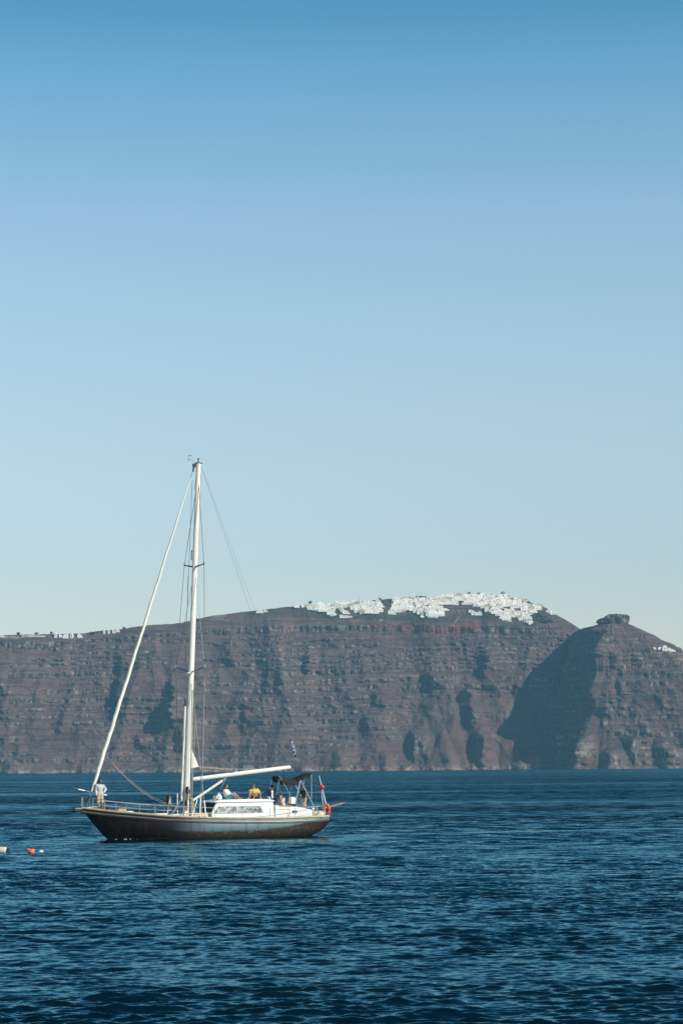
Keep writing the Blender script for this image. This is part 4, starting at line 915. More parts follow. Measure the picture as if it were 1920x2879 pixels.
    def coil(c, w, h, mat, name='rope_coil', parent=mast, n=7):
        mb = MB()
        for k in range(n):
            o_ = np.array([r.uniform(-.04, .04), r.uniform(-.03, .05), r.uniform(-.05, .05)]); ww = w * r.uniform(.6, 1.1); hh = h * r.uniform(.8, 1.15)
            mb.tube([np.array(c) + o_ + np.array([ww * math.cos(a) * .5, .05 * math.sin(2 * a + k), hh * math.sin(a) * .5 - hh * .4]) for a in np.linspace(0, 2 * math.pi, 18)], .016, n=5, cap=False)
        part(mb, name, mat, parent)
    coil(at_mast(2.95) + [.05, .2, 0], .16, .42, DARK, n=12); coil(at_mast(2.45) + [.02, .24, 0], .09, .55, ROPE, n=9); coil(at_mast(2.25) + [-.26, .2, 0], .12, .6, ROPE, n=9); coil(at_mast(1.95) + [-.3, .25, 0], .12, .7, ROPE, n=9)
    coil(L(477, 2243, -1.9), .12, .8, ROPE, parent=yacht, n=12); coil(L(473, 2241, -1.9), .12, .55, DARK, parent=yacht, n=9)
    coil(at_mast(1.35) + [.05, .3, 0], .7, .14, DARK, parent=yacht, n=8)
    part(MB().box(at_mast(1.9) + [.05, .115, 0], (.2, .03, .55)), 'rust_patch', RUST, mast, smooth=False)
rig()
# ---------------------------------------------------------------- rails, bimini, stern gear
def rails():
    st = {1: [5.2, 3.6, 1.95, .1, -1.6, -3.35, -5.0, -6.4], -1: [5.2, 3.6, 1.95, .1, -1.6, -3.35, -5.0, -6.4]}
    for s in (1, -1):
        P = []
        for u in st[s]:
            b = s * (deckb(u) - .07); z = sheer(u); P.append((u, b, z)); part(MB().tube([(u, b, z - .03), (u, b, z + .62)], .018, n=7), 'stanchion', STEEL)
        fw = (6.35, s * .58, sheer(6.35)); af = (-6.75, s * 1.42, sheer(-6.75) + .05)
        for h, r in ((.61, .013), (.33, .008)):
            part(MB().tube([(fw[0], fw[1], fw[2] + h)] + [(u, b, z + h) for u, b, z in P] + [(af[0], af[1], af[2] + h)], r, n=6), 'lifeline', WIREL)
    pp = [(6.35, .58), (7.0, .34), (7.55, .12), (7.62, 0), (7.55, -.12), (7.0, -.34), (6.35, -.58)]
    mb = MB(); mb.tube([(u, v, sheer(u) + .66) for u, v in pp], .02, n=8); mb.tube([(u, v, sheer(u) + .34) for u, v in pp], .014, n=8)
    for i in (0, 1, 2, 4, 5, 6): u, v = pp[i]; mb.tube([(u, v, sheer(u) - .03), (u, v, sheer(u) + .66)], .018, n=8)
    part(mb, 'pulpit', STEEL)
    pp = [(-6.6, 1.46), (-7.1, 1.28), (-7.28, .95), (-7.3, .5)]; mb = MB()
    for s in (1, -1):
        mb.tube([(u, s * v, 1.78) for u, v in pp], .02, n=8); mb.tube([(u, s * v, 1.45) for u, v in pp], .014, n=8)
        for u, v in (pp[0], pp[1], pp[3]): mb.tube([(u, s * v, 1.05), (u, s * v, 1.78)], .018, n=8)
    part(mb, 'pushpit', STEEL)
    a, b = L(211, 2217, -.45), L(301, 2236, -.45); bp = part(MB().tube([a, b], .035, n=8), 'bow_pole', STEELW); part(MB().tube([a + (a - b) * .03, a + (b - a) * .11], .045, n=8), 'pole_tip', DARK, bp)
rails()
def bimini():
    o = part(MB().tube([L(830, 2264, .95), L(843, 2195, .85)], .028, n=8), 'bimini_frame', STEEL)
    P1, P2, P3 = L(788, 2186, .85), L(845, 2194, .85), L(876, 2181, .85)
    mir = lambda p: np.array([p[0], p[1] - 1.3, p[2]])
    base1 = L(830, 2266, .95)
    def tb(name, a, b, r=.02): return part(MB().tube([a, b], r, n=8), name, STEEL, o)
    for f in (lambda p: p, mir):
        tb('pole', f(P2), f(base1), .03); tb('pole', f(P1), f(L(817, 2238, .85))); tb('pole', f(P1 + [0.05, 0, -.1]), f(L(777, 2236, .85)), .016); tb('pole', f(P2), f(L(883, 2268, .95)), .024); tb('pole', f(P3), f(L(875.5, 2246, .85)), .022)
    def hoop(p): return [p, p + [0, -.12, .05]] + [np.array([p[0], p[1] - .65 + v, p[2] + .07]) for v in (.3, 0, -.3)] + [mir(p) + [0, .12, .05], mir(p)]
    for p in (P1, P2, P3): part(MB().tube(hoop(p), .022, n=8), 'hoop', STEEL, o)
    nu, nv = 30, 26
    def sheet(A, B, sag, thick, wr, mats, name, seed, z_add=0.0, drop=.0):
        mb = MB(); vs = []
        for top in (1, 0):
            for i in range(nu + 1):
                for j in range(nv + 1):
                    f, g = i / nu, j / nv; v = 1.36 * (.5 - g); crown = .07 * (1 - (abs(v) / .68) ** 3)
                    c = A + (B - A) * f; z = c[2] + crown - sag * 4 * f * (1 - f) * (.6 + .4 * math.cos(g * 3)) + wr * float(pn(f * 5 + seed, g * 7, seed)) + wr * .6 * float(pn(f * 11, g * 3 + seed, seed + 3)) + z_add
                    th = thick * (math.sin(math.pi * f) ** .6 * .8 + .2) * (1 + .5 * float(pn(f * 4, g * 4 + 9, seed + 5)))
                    vs.append((c[0] + .05 * float(pn(g * 6, f * 3, seed + 8)), c[1] - .65 + v, z - (0 if top else th) - drop * max(0, (abs(v) - .55) / .13)))
        N = (nu + 1) * (nv + 1)
        for i in range(nu):
            for j in range(nv):
                q = (i * (nv + 1) + j, i * (nv + 1) + j + 1, (i + 1) * (nv + 1) + j + 1, (i + 1) * (nv + 1) + j); mb.add([], []); mb.f.append(q[::-1]); mb.m.append(0); mb.f.append(tuple(N + k for k in q)); mb.m.append(1 if len(mats) > 1 else 0)
        ring = [i * (nv + 1) for i in range(nu + 1)] + [nu * (nv + 1) + j for j in range(1, nv + 1)] + [i * (nv + 1) + nv for i in range(nu - 1, -1, -1)] + [j for j in range(nv - 1, 0, -1)]
        for a, b in zip(ring, ring[1:] + ring[:1]): mb.f.append((a, b, N + b, N + a)); mb.m.append(0)
        mb.v = [tuple(map(float, p)) for p in vs]
        part(mb, name, mats, o, ang=60)
    sheet(P1 + [.06, 0, .02], P2 + [0, 0, .02], .10, .20, .05, [BLACKC], 'canvas', 3, 0, .12)
    sheet(P2 + [.15, 0, .0], P3 + [0, 0, .03], -.05, .16, .16, [BLACKC, GREYC], 'canvas', 8, .03, .0)
    part(MB().tube([P1 + [.08, .02, .02], P1 + [.16, .04, -.12], P1 + [.2, .04, -.32]], [.07, .07, .03], n=8), 'canvas_flap', BLACKC, o)
bimini()
def in_boat(u, v, z): return Vector(W(u, v, z))
def stern_things():
    # horseshoe lifebuoy on the rail
    LB = o = empty('lifebuoy', in_boat(-7.3, 1.12, 1.50), math.pi + YAW + R(62)); tag(o, 'orange horseshoe lifebuoy hung on the stern rail', 'lifebuoy')
    mb = MB(); pts = [(0.06 * math.sin(3 * a), .2 * math.sin(a), .27 * math.cos(a)) for a in np.linspace(R(205), R(-25) + 0, 26) - R(90)]
    pts = [(0, .19 * math.cos(a), .05 + .25 * math.sin(a)) for a in np.linspace(R(-62), R(242), 28)]
    mb.tube(pts, [.06] + [.085] * 26 + [.06], n=12); sharp(mb.build('float', [ORANGE], o), 40)
    mb = MB(); 
    for a in (R(0), R(90), R(180)): c = np.array([0, .19 * math.cos(a), .05 + .25 * math.sin(a)]); t = np.array([0, -math.sin(a), math.cos(a)]); mb.tube([c - t * .035, c + t * .035], .089, n=12)
    sharp(mb.build('strap', [RED], o), 40)
    LB.scale = (1.0, .8, 1.15)
    # man overboard pole
    b, t = L(917, 2264, .75), L(897, 2181, .75); o = empty('danbuoy', in_boat(*b)); tag(o, 'white pole with red float standing at the stern rail', 'marker pole')
    wv = lambda p: np.array(W(*p)) - np.array(W(*b))
    k = L(905.5, 2213, .75); sharp(MB().tube([wv(b), wv(t)], [.035, .02], n=8).build('pole', [STEELW], o)); sharp(MB().ball(wv(k), (.15, .15, .15), n=14, k=10).build('float', [RED], o), 60)
    sharp(MB().tube([wv(L(909, 2266, .7)), wv(L(903, 2218, .7))], .02, n=8).build('staff', [STEELW], o))
    o = empty('fender', in_boat(-6.95, 1.05, 1.2), math.pi + YAW); tag(o, 'round white fender lying on the aft deck corner', 'fender')
    sharp(MB().ball((0, 0, .12), (.25, .2, .19), n=16, k=10).build('float', [WHITE], o), 60); sharp(MB().lathe((.27, 0, .12), [(.05, -.05), (.05, .05)], n=10, axis=0).build('eye', [DARK], o))
    o = empty('rope_pile', in_boat(-6.65, 1.3, 1.12), 0); tag(o, 'yellowish coil of rope on the aft side deck', 'rope'); r = random.Random(9); mb = MB()
    for k in range(8): w_ = .26 - .02 * k; mb.tube([(w_ * 1.5 * math.cos(a) + r.uniform(-.03, .03), w_ * math.sin(a), .03 + .022 * k + r.uniform(-.01, .01)) for a in np.linspace(0, 6.28, 20)], .022, n=6, cap=False)
    sharp(mb.build('coil', [simple('yellow_rope', (.6, .48, .2), .9, var=.2, scale=20)], o), 60)
    # bag and box on the coachroof, dark mat, shoes
    p = L(616, 2246, .45); o = empty('storage_bag', in_boat(p[0], .45, 2.2), math.pi + YAW + .2); tag(o, 'plump white bag on the coachroof left of the seated woman', 'bag')
    bevelled(MB().box((0, 0, .19), (.42, .36, .4), taper=.85).build('body', [WHITE], o), .1, 4); sharp(MB().tube([(-.1, 0, .38), (-.05, 0, .46), (.05, 0, .46), (.1, 0, .38)], .018).build('handle', [GREYC], o))
    p = L(604, 2246, .4); o = empty('water_bottle_pack', in_boat(p[0], .4, 2.18), 0); tag(o, 'small clear and white pack left of the white bag on the roof', 'box')
    bevelled(MB().box((0, 0, .13), (.22, .26, .26)).build('wrap', [GREYC], o), .05); 
    for k in range(3): sharp(MB().lathe((-.07 + .07 * k, 0, .25), [(.03, 0), (.03, .02), (.015, .03), (.015, .05)], n=8).build('bottle_neck', [WHITE], o))
    p = L(688, 2243, .3); o = empty('deck_mat', in_boat(p[0], .3, 2.225), math.pi + YAW); tag(o, 'crumpled dark mat on the coachroof between woman and man in yellow', 'mat')
    mb = MB(); vs = [(x * .09 - .7, y * .09 - .35, .03 + .05 * float(pn(x * .6, y * .6, 3)) + .03) for x in range(16) for y in range(9)]; mb.add(vs + [(a, b, 0) for a, b, c in vs], [(x * 9 + y, (x + 1) * 9 + y, (x + 1) * 9 + y + 1, x * 9 + y + 1) for x in range(15) for y in range(8)] + [(144 + x * 9 + y, 144 + x * 9 + y + 1, 144 + (x + 1) * 9 + y + 1, 144 + (x + 1) * 9 + y) for x in range(15) for y in range(8)])
    sharp(mb.build('cloth', [BLACKC], o), 60)
stern_things()
def flag():
    m, nt, b = material('striped_flag_cloth'); L_ = nt.links.new
    at = nt.nodes.new('ShaderNodeUVMap'); sp = nt.nodes.new('ShaderNodeSeparateXYZ'); L_(at.outputs[0], sp.inputs[0])
    def ma(op, a, c=None):
        q = nt.nodes.new('ShaderNodeMath'); q.operation = op
        for i, v in enumerate((a, c)):
            if v is None: continue
            if isinstance(v, (int, float)): q.inputs[i].default_value = v
            else: L_(v, q.inputs[i])
        return q.outputs[0]
    u, v = sp.outputs['X'], sp.outputs['Y']
    stripe = ma('LESS_THAN', ma('MODULO', ma('ADD', ma('MULTIPLY', v, 9), 0.0), 2.0), 1.0)                # 1 = blue, nine stripes
    canton = ma('MULTIPLY', ma('LESS_THAN', u, 10 / 27), ma('GREATER_THAN', v, 4 / 9))
    cross = ma('MAXIMUM', ma('LESS_THAN', ma('ABSOLUTE', ma('SUBTRACT', u, 5 / 27)), 1 / 27), ma('LESS_THAN', ma('ABSOLUTE', ma('SUBTRACT', v, 6.5 / 9)), .5 / 9))
    blue = ma('ADD', ma('MULTIPLY', stripe, ma('SUBTRACT', 1.0, canton)), ma('MULTIPLY', canton, ma('SUBTRACT', 1.0, cross)))
    x = nt.nodes.new('ShaderNodeMix'); x.data_type = 'RGBA'; x.inputs[6].default_value = (.78, .78, .76, 1); x.inputs[7].default_value = (.02, .09, .26, 1); L_(blue, x.inputs[0]); L_(x.outputs[2], b.inputs['Base Color']); b.inputs['Roughness'].default_value = .8
    h0, h1 = np.array(W(*L(831.5, 2113, -.55))), np.array(W(*L(818, 2072, -.5)))
    o = empty('national_flag', h0); tag(o, 'limp blue and white striped flag with a cross, hanging on the backstay', 'flag')
    N, K = 34, 20; vs = []; uv = []; hd = h1 - h0; out = np.array([-.28, .10, -1.0])
    for i in range(N + 1):
        f = i / N
        for j in range(K + 1):
            g = j / K; p = hd * g; ln = 1.0 * f
            fold = .07 * math.sin(f * 13 + g * 2.2) * min(1, f * 3) * np.array([.5, -.85, 0])
            p = p + out * ln * np.array([.35 + .25 * g, .5, .62 + .1 * (1 - g)]) * .62 + fold + np.array([.05 * math.sin(g * 5 + 3 * f), 0, 0]) * f
            vs.append(p); uv.append((f, g))
    mb = MB().add(vs, [(i * (K + 1) + j, (i + 1) * (K + 1) + j, (i + 1) * (K + 1) + j + 1, i * (K + 1) + j + 1) for i in range(N) for j in range(K)])
    c = mb.build('cloth', [m], o); sharp(c, 80); ul = c.data.uv_layers.new(name='UVMap')
    for lp in c.data.loops: ul.data[lp.index].uv = uv[lp.vertex_index]
    sm = c.modifiers.new('thick', 'SOLIDIFY'); sm.thickness = .006
    sharp(MB().tube([-hd * .02, hd * 1.03], .016, n=6).build('hoist_rope', [WIREL], o))
flag()
def buoys():
    def wp(px, py): # spot on the water
        r = ray(px, py); t = -CAMZ / r[2]; return CAM + r * t
    p = wp(7, 2396); o = empty('mooring_buoy', p, R(165)); o.scale = (.66, .7, .7); tag(o, 'large pale barrel shaped buoy cut by the left edge', 'buoy')
    mb = MB(); mb.lathe((0, 0, .10), [(.16, -.48), (.22, -.44), (.27, -.2), (.29, .1), (.27, .3), (.18, .44), (.06, .48)], n=20, axis=0); sharp(mb.build('float', [simple('weathered_white_buoy', (.72, .64, .5), .6, var=.12, scale=4)], o), 60)
    sharp(MB().lathe((-.02, 0, .10), [(.19, -.54), (.235, -.52), (.235, -.42), (.19, -.40)], n=20, axis=0).build('collar', [DARK], o), 40)
    p = wp(89, 2399); o = empty('mooring_buoy', p, R(20)); o.scale = (.85, .85, .85); tag(o, 'round orange buoy with folded top floating left of the bow', 'buoy')
    mb = MB(); mb.ball((0, 0, .09), (.2, .19, .17), n=18, k=12); mb.ball((-.14, 0, .19), (.09, .08, .09), n=12, k=8); mb.ball((.1, .02, .16), (.12, .12, .11), n=12, k=8); sharp(mb.build('float', [simple('orange_buoy', (.80, .13, .075), .5, var=.1, scale=5)], o), 70)
    sharp(MB().tube([(-.2, 0, .16), (-.25, 0, .22), (-.2, 0, .27), (-.14, 0, .25)], .02, n=8).build('eye', [ORANGE], o))
    p = wp(117, 2397); o = empty('float', p, R(5)); tag(o, 'small flat white float just right of the orange buoy', 'float')
    bevelled(MB().box((0, 0, .06), (.22, .14, .12)).build('body', [WHITE], o), .03); sharp(MB().tube([(-.1, 0, .05), (-.22, 0, .0)], .012, n=6).build('cord', [ROPE], o))
buoys()
def foam():
    r = random.Random(12); mb = MB()
    for k in range(9):
        u = r.choice([r.uniform(4.6, 6.0), r.uniform(2.5, 5.5)]); b, zs, zk = ss(u)
        sec = section(u, 1, 40); y = next((p[1] for p in sec if p[2] < .04), .05)
        c = np.array(W(u, y + abs(r.gauss(0, .07)) + .02, r.uniform(.0, .03))); s = r.uniform(.010, .028) * (1.5 if u > 4.5 else .8)
        n = 7; mb.add([c + np.array([s * r.uniform(.6, 1.5) * math.cos(2 * math.pi * j / n) * 1.8, s * r.uniform(.6, 1.3) * math.sin(2 * math.pi * j / n), r.uniform(-.01, .02)]) for j in range(n)] + [c + np.array([0, 0, s * r.uniform(.4, 1.1)])], [(j, (j + 1) % n, n) for j in range(n)])
    o = mb.build('foam', [simple('white_foam', (.75, .78, .78), .9, var=.1)]); tag(o, 'flecks of white foam along the waterline of the yacht', 'foam', kind='stuff')
foam()
# ---------------------------------------------------------------- people: one smooth body each, grown from the joints of its pose
def rcone(P, a, b, r1, r2):
    "signed distance to a tapering limb from a to b"
    a = np.asarray(a, float); b = np.asarray(b, float); ba = b - a; l2 = max(ba @ ba, 1e-9)
    h = np.clip(((P - a) @ ba) / l2, 0, 1); d = P - a - h[..., None] * ba
    return np.sqrt((d * d).sum(-1)) - (r1 + (r2 - r1) * h)
def ell(P, c, r):
    q = (P - np.asarray(c, float)) / np.asarray(r, float); k = np.sqrt((q * q).sum(-1)); return (k - 1) * min(r)
def smin(a, b, k):
    h = np.clip(.5 + .5 * (b - a) / k, 0, 1); return b + (a - b) * h - k * h * (1 - h)
def surfnet(name, fn, lo, hi, h, mats, parent):
    n = np.ceil((np.asarray(hi) - lo) / h).astype(int) + 1; ax = [lo[i] + h * np.arange(n[i]) for i in range(3)]
    P = np.stack(np.meshgrid(*ax, indexing='ij'), -1); F = fn(P); S = F < 0
    cnt = np.zeros(n - 1); acc = np.zeros((*(n - 1), 3)); base = P[:-1, :-1, :-1]
    sl = lambda o: tuple(slice(o[i], n[i] - 1 + o[i]) for i in range(3))
    for axis in range(3):
        others = [i for i in range(3) if i != axis]
        for o1 in (0, 1):
            for o2 in (0, 1):
                o = [0, 0, 0]; o[others[0]] = o1; o[others[1]] = o2; e = list(o); e[axis] = 1
                fa, fb = F[sl(o)], F[sl(e)]; cr = (fa < 0) != (fb < 0); t = np.where(cr, fa / np.where(cr, fa - fb, 1), 0)
                pos = np.stack([np.full(t.shape, float(q)) for q in o], -1); pos[..., axis] = t
                acc += np.where(cr[..., None], pos, 0); cnt += cr
    m = cnt > 0; idx = -np.ones(n - 1, int); idx[m] = np.arange(m.sum()); V = base[m] + h * acc[m] / cnt[m][:, None]; faces = []
    for axis in range(3):
        o1, o2 = [i for i in range(3) if i != axis]
        A = S[tuple(slice(0, n[i] - 1) if i == axis else slice(1, n[i] - 1) for i in range(3))]; Bq = S[tuple(slice(1, n[i]) if i == axis else slice(1, n[i] - 1) for i in range(3))]
        for i, j, k in np.argwhere(A != Bq):
            c = [i, j, k]; c[o1] += 1; c[o2] += 1; q = []
            for d1, d2 in ((0, 0), (1, 0), (1, 1), (0, 1)):
                e = list(c); e[o1] -= d1; e[o2] -= d2; q.append(idx[tuple(e)])
            if min(q) < 0: continue
            fl = bool(A[i, j, k]); fl = fl if axis != 1 else not fl
            faces.append(q if not fl else q[::-1])
    o = meshobj(name, V, [tuple(map(int, f)) for f in faces], mats, parent, None, True)
    return o
SKIN = simple('tanned_skin', (.42, .24, .155), .55, var=.08, scale=12)
SKIND = simple('dark_tanned_skin', (.27, .14, .085), .55, var=.08, scale=12)
HAIRD = simple('dark_hair', (.016, .011, .009), .6, var=.3, scale=30)
HAIRB = simple('brown_hair', (.11, .06, .028), .55, var=.35, scale=30)
GLS = simple('dark_sunglasses', (.008, .008, .009), .15)
LIP = simple('lip_red', (.33, .10, .085), .5)
EYE = simple('dark_eye', (.02, .014, .012), .2)
def cloth(name, c, var=.12): return simple(name, c, .9, var=var, scale=14, bump=.25)
def hand_bones(wr, el, curl, side, palm_n):
    "palm, four unequal curled fingers and a thumb leaving the side of the palm"
    wr = np.asarray(wr, float); d = wr - np.asarray(el, float); d /= np.linalg.norm(d); nn = np.asarray(palm_n, float); nn = nn - d * (nn @ d); nn /= np.linalg.norm(nn); s = np.cross(d, nn)
    B = [(wr, wr + d * .085, .026, .030, .012), (wr + s * .018 + d * .03, wr + d * .085 + s * .026, .02, .02, .012), (wr - s * .018 + d * .03, wr + d * .08 - s * .028, .02, .019, .012)]
    for k, (off, ln) in enumerate([(.033, .072), (.011, .080), (-.011, .074), (-.032, .058)]):
        p = wr + d * .085 + s * off; dd = d
        for seg, q in enumerate((.42, .33, .25)):
            a = curl * (.35 + .35 * seg); dv = d * math.cos(a) + nn * math.sin(a); e = p + dv * ln * q; B.append((p, e, .0105 - .001 * seg, .0095 - .001 * seg, .006)); p = e
    t0 = wr + d * .03 + s * .028; t1 = t0 + (d * .6 + s * .75 + nn * .25) * .042; B += [(t0, t1, .015, .012, .008), (t1, t1 + (d * .9 + s * .25 + nn * .3) * .036, .012, .009, .006)]
    return B
def person(label, loc, rz, J, look, kit, scale=1.0, skin=SKIN):
    """J: joints in the person's own frame (x ahead, y to the left, z up): pelvis, chest, neck, head and for s in l, r: shoulder, elbow, wrist, hip, knee, ankle, toe"""
    o = empty('person', loc, rz); o.scale = (scale,) * 3; tag(o, label, 'person')
    J = {k: np.asarray(v, float) for k, v in J.items()}; hd = J['head']; lk = np.asarray(look, float); lk /= np.linalg.norm(lk)
    up = hd - J['neck']; up /= np.linalg.norm(up); lk = lk - up * (lk @ up) * .7; lk /= np.linalg.norm(lk); sd = np.cross(up, lk)
    H = lambda f, s, u: hd + lk * f + sd * s + up * u
    bones = []
    add = lambda a, b, r1, r2, k=.03: bones.append((np.asarray(a, float), np.asarray(b, float), r1, r2, k))
    female = kit.get('female', False); w = .92 if female else 1.0
    mid = (J['pelvis'] + J['chest']) / 2
    add(J['lhip'], J['rhip'], .105 * (1.03 if female else 1), .105 * (1.03 if female else 1), .04); add(J['pelvis'], mid, .115 * w, .11 * w, .06); add(mid, J['chest'], .11 * w, .125 * w, .06)
    sh = (J['lsho'] + J['rsho']) / 2
    add(J['chest'] + (J['lsho'] - sh) * .45, J['chest'] + (J['rsho'] - sh) * .45, .115 * w, .115 * w, .05); add(J['lsho'], J['rsho'], .062 * w, .062 * w, .05); add(J['chest'], J['neck'], .085 * w, .052, .05); add(J['neck'], hd - up * .04, .052, .05, .02)
    for s in 'lr':
        add(J[s + 'sho'], J[s + 'elb'], .052 * w, .041 * w, .03); add(J[s + 'elb'], J[s + 'wri'], .041 * w, .027 * w, .02)
        add(J[s + 'hip'], J[s + 'kne'], .085, .056, .04); add(J[s + 'kne'], J[s + 'ank'], .056, .036, .02)
        q = J[s + 'kne'] + (J[s + 'ank'] - J[s + 'kne']) * .3; add(q, q + (J[s + 'ank'] - q) * .3, .057, .046, .03)
        toe = J[s + 'toe']; add(J[s + 'ank'] + [0, 0, -.03], J[s + 'ank'] + (toe - J[s + 'ank']) * .55 + [0, 0, -.02], .04, .036, .02); add(J[s + 'ank'] + (toe - J[s + 'ank']) * .5 + [0, 0, -.02], toe, .038, .026, .02)
    hb = []
    for s in 'lr': hb += hand_bones(J[s + 'wri'], J[s + 'elb'], kit.get('curl', .6), s, kit.get(s + 'palm', (0, -1 if s == 'l' else 1, 0)))
    pts = np.array([q for b in bones + hb for q in b[:2]] + [hd + up * .14, hd - up * .1]); lo, hi = pts.min(0) - .16, pts.max(0) + .16
    def body(P):
        d = rcone(P, *bones[0][:4])
        for a, b, r1, r2, k in bones[1:] + hb: d = smin(d, rcone(P, a, b, r1, r2), k)
        Q = np.stack([(P - hd) @ lk, (P - hd) @ sd, (P - hd) @ up], -1)
        h_ = smin(ell(Q, (0, 0, .03), (.098, .077, .105)), ell(Q, (.018, 0, -.055), (.072, .058, .065)), .04)          # skull and jaw
        h_ = smin(h_, rcone(Q, (.092, 0, .012), (.112, 0, -.022), .011, .016), .014)                                   # nose
        h_ = smin(h_, ell(Q, (.082, 0, -.062), (.018, .026, .012)), .012)                                              # mouth
        h_ = smin(h_, rcone(Q, (.088, -.034, .036), (.088, .034, .036), .010, .010), .016)                             # brow
        for e in (-1, 1):
            h_ = -smin(-h_, ell(Q, (.106, e * .032, .012), (.020, .017, .012)), .010)
            h_ = smin(h_, ell(Q, (-.005, e * .078, -.002), (.020, .010, .032)), .006)
        return smin(d, h_, .02)
    surfnet('body', body, lo, hi, .0125, [skin], o)
    # eyes, lips
    if not kit.get('glasses'):
        for e in (-1, 1): MB().ball(H(.090, e * .032, .012), .011, n=8, k=6).build('eye', [EYE], o, True)
    MB().tube([H(.098, -.022, -.062), H(.104, 0, -.060), H(.098, .022, -.062)], .0055, n=6).build('mouth', [LIP], o, True)
    if kit.get('glasses'):
        mb = MB()
        for e in (-1, 1): mb.ball(H(.098, e * .034, .012), (.024, .024, .020), n=10, k=8)
        mb.tube([H(.1, -.03, .018), H(.108, 0, .02), H(.1, .03, .018)], .006, n=6)
        for e in (-1, 1): mb.tube([H(.09, e * .058, .016), H(0, e * .084, .018)], .005, n=6)
        mb.build('sunglasses', [GLS], o, True)
    # hair
    def hair(P):
        Q = np.stack([(P - hd) @ lk, (P - hd) @ sd, (P - hd) @ up], -1); ln = kit.get('hair_len', 0)
        d = ell(Q, (-.012, 0, .048), (.106, .090, .108))
        cut = np.minimum(1, 0) + (Q[..., 0] - (.045 + .55 * (Q[..., 2] - .045).clip(-.2, .06)))                        # face stays free
        d = np.maximum(d, cut); d = np.maximum(d, -(Q[..., 2] + .035 + .05 * (Q[..., 0] < -.02)))
        if ln > 0:
            e0 = H(-.06, 0, .0); e1 = hd - up * ln - lk * (.075 + .05 * ln) + np.array([0, 0, -.02]); d = smin(d, rcone(P, e0, e1, .078, .045), .04)
            for e in (-1, 1): d = smin(d, rcone(P, H(-.02, e * .072, .02), hd - up * ln * .9 - lk * .03 + sd * e * .075, .032, .024), .03)
        if ln < 0: d = smin(d, rcone(P, H(-.095, 0, .0), hd - up * .28 - lk * .15 + sd * .05, .042, .022), .02)        # tied back
        return d + .006 * np.sin(P[..., 0] * 120) * np.sin(P[..., 1] * 110 + P[..., 2] * 60)
    surfnet('hair', hair, hd - .42, hd + .2, .012, [kit.get('hair', HAIRD)], o)
    if kit.get('cap'):
        MB().add([], []); mb = MB(); pr = []
        def capf(P):
            Q = np.stack([(P - hd) @ lk, (P - hd) @ sd, (P - hd) @ up], -1)
            d = np.maximum(ell(Q, (-.006, 0, .055), (.114, .096, .092)), -(Q[..., 2] - .055)); return np.minimum(d, ell(Q, (.12, 0, .060), (.055, .075, .010)))
        surfnet('cap', capf, hd - .2, hd + .22, .012, [kit['cap']], o)
    # clothing follows the same bones, a little fuller, and ends at its hems
    def garment(name, segs, mat, cuts=(), h=.0125, wr=.006):
        pts = np.array([q for s in segs for q in s[:2]])
        def fn(P):
            d = rcone(P, *segs[0][:4])
            for a, b, r1, r2, k in segs[1:]: d = smin(d, rcone(P, a, b, r1, r2), k)
            d = d + wr * np.sin(P[..., 0] * 31 + 2 * np.sin(P[..., 2] * 23)) * np.sin(P[..., 2] * 27 + P[..., 1] * 38)
            for c, nrm in cuts: d = np.maximum(d, (P - np.asarray(c, float)) @ np.asarray(nrm, float))
            return d
        return surfnet(name, fn, pts.min(0) - .24, pts.max(0) + .24, h, mat if isinstance(mat, list) else [mat], o)
    f = kit.get('loose', 1.0); g = .016 * f
    top = [(J['pelvis'] + (J['chest'] - J['pelvis']) * .12, mid, .128 * w + g, .12 * w + g, .06), (mid, J['chest'], .12 * w + g, .135 * w + g, .06), (J['chest'] + (J['lsho'] - sh) * .45, J['chest'] + (J['rsho'] - sh) * .45, .122 * w + g, .122 * w + g, .05), (J['lsho'], J['rsho'], .066 * w + g, .066 * w + g, .05), (J['lhip'] + (mid - J['pelvis']) * .3, J['rhip'] + (mid - J['pelvis']) * .3, .105 + g, .105 + g, .05)]
    ncut = [(J['neck'] + up * (.005 if not kit.get('open_neck') else -.025), up)]
    sl_ = kit.get('sleeve', .5)
    for s in 'lr':
        a, e, r_ = J[s + 'sho'], J[s + 'elb'], J[s + 'wri']
        if sl_ <= 1: top.append((a, a + (e - a) * sl_, .060 * w + g, .054 * w + g * 1.3, .03))
        else: top += [(a, e, .060 * w + g, .050 * w + g, .03), (e, e + (r_ - e) * (sl_ - 1), .050 * w + g, .036 * w + g, .02)]
    top_o = garment(kit.get('top_name', 'shirt'), top, kit['top'], ncut)
    if kit.get('shirt_front'):   # open jacket: the pale shirt shows in a strip down the front
        fw = np.cross(J['lsho'] - J['rsho'], up); fw /= np.linalg.norm(fw); fw = fw * np.sign(fw @ np.asarray(kit['front'], float)); y_ = (J['lsho'] - J['rsho']); y_ /= np.linalg.norm(y_)
        seg = [(J['chest'] + fw * .092 + up * .10, J['pelvis'] + fw * .088 + up * .06, .070, .070, .03), (J['neck'] + fw * .01 - up * .01, J['chest'] + fw * .07 + up * .11, .062, .066, .03)]
        garment('shirt', seg, kit['shirt_front'], [], wr=.002)
    bt = [(J['lhip'], J['rhip'], .118 + g, .118 + g, .04), (J['pelvis'], J['pelvis'] + (mid - J['pelvis']) * .6, .122 * w + g, .118 * w + g, .05)]
    ll = kit.get('leg', .9)
    for s in 'lr':
        a, k_, an = J[s + 'hip'], J[s + 'kne'], J[s + 'ank']
        if ll <= 1: bt.append((a, a + (k_ - a) * ll, .094 + g, .078 + g * 1.5, .035))
        else: bt += [(a, k_, .094 + g, .066 + g, .035), (k_, k_ + (an - k_) * (ll - 1), .066 + g, .05 + g, .02)]
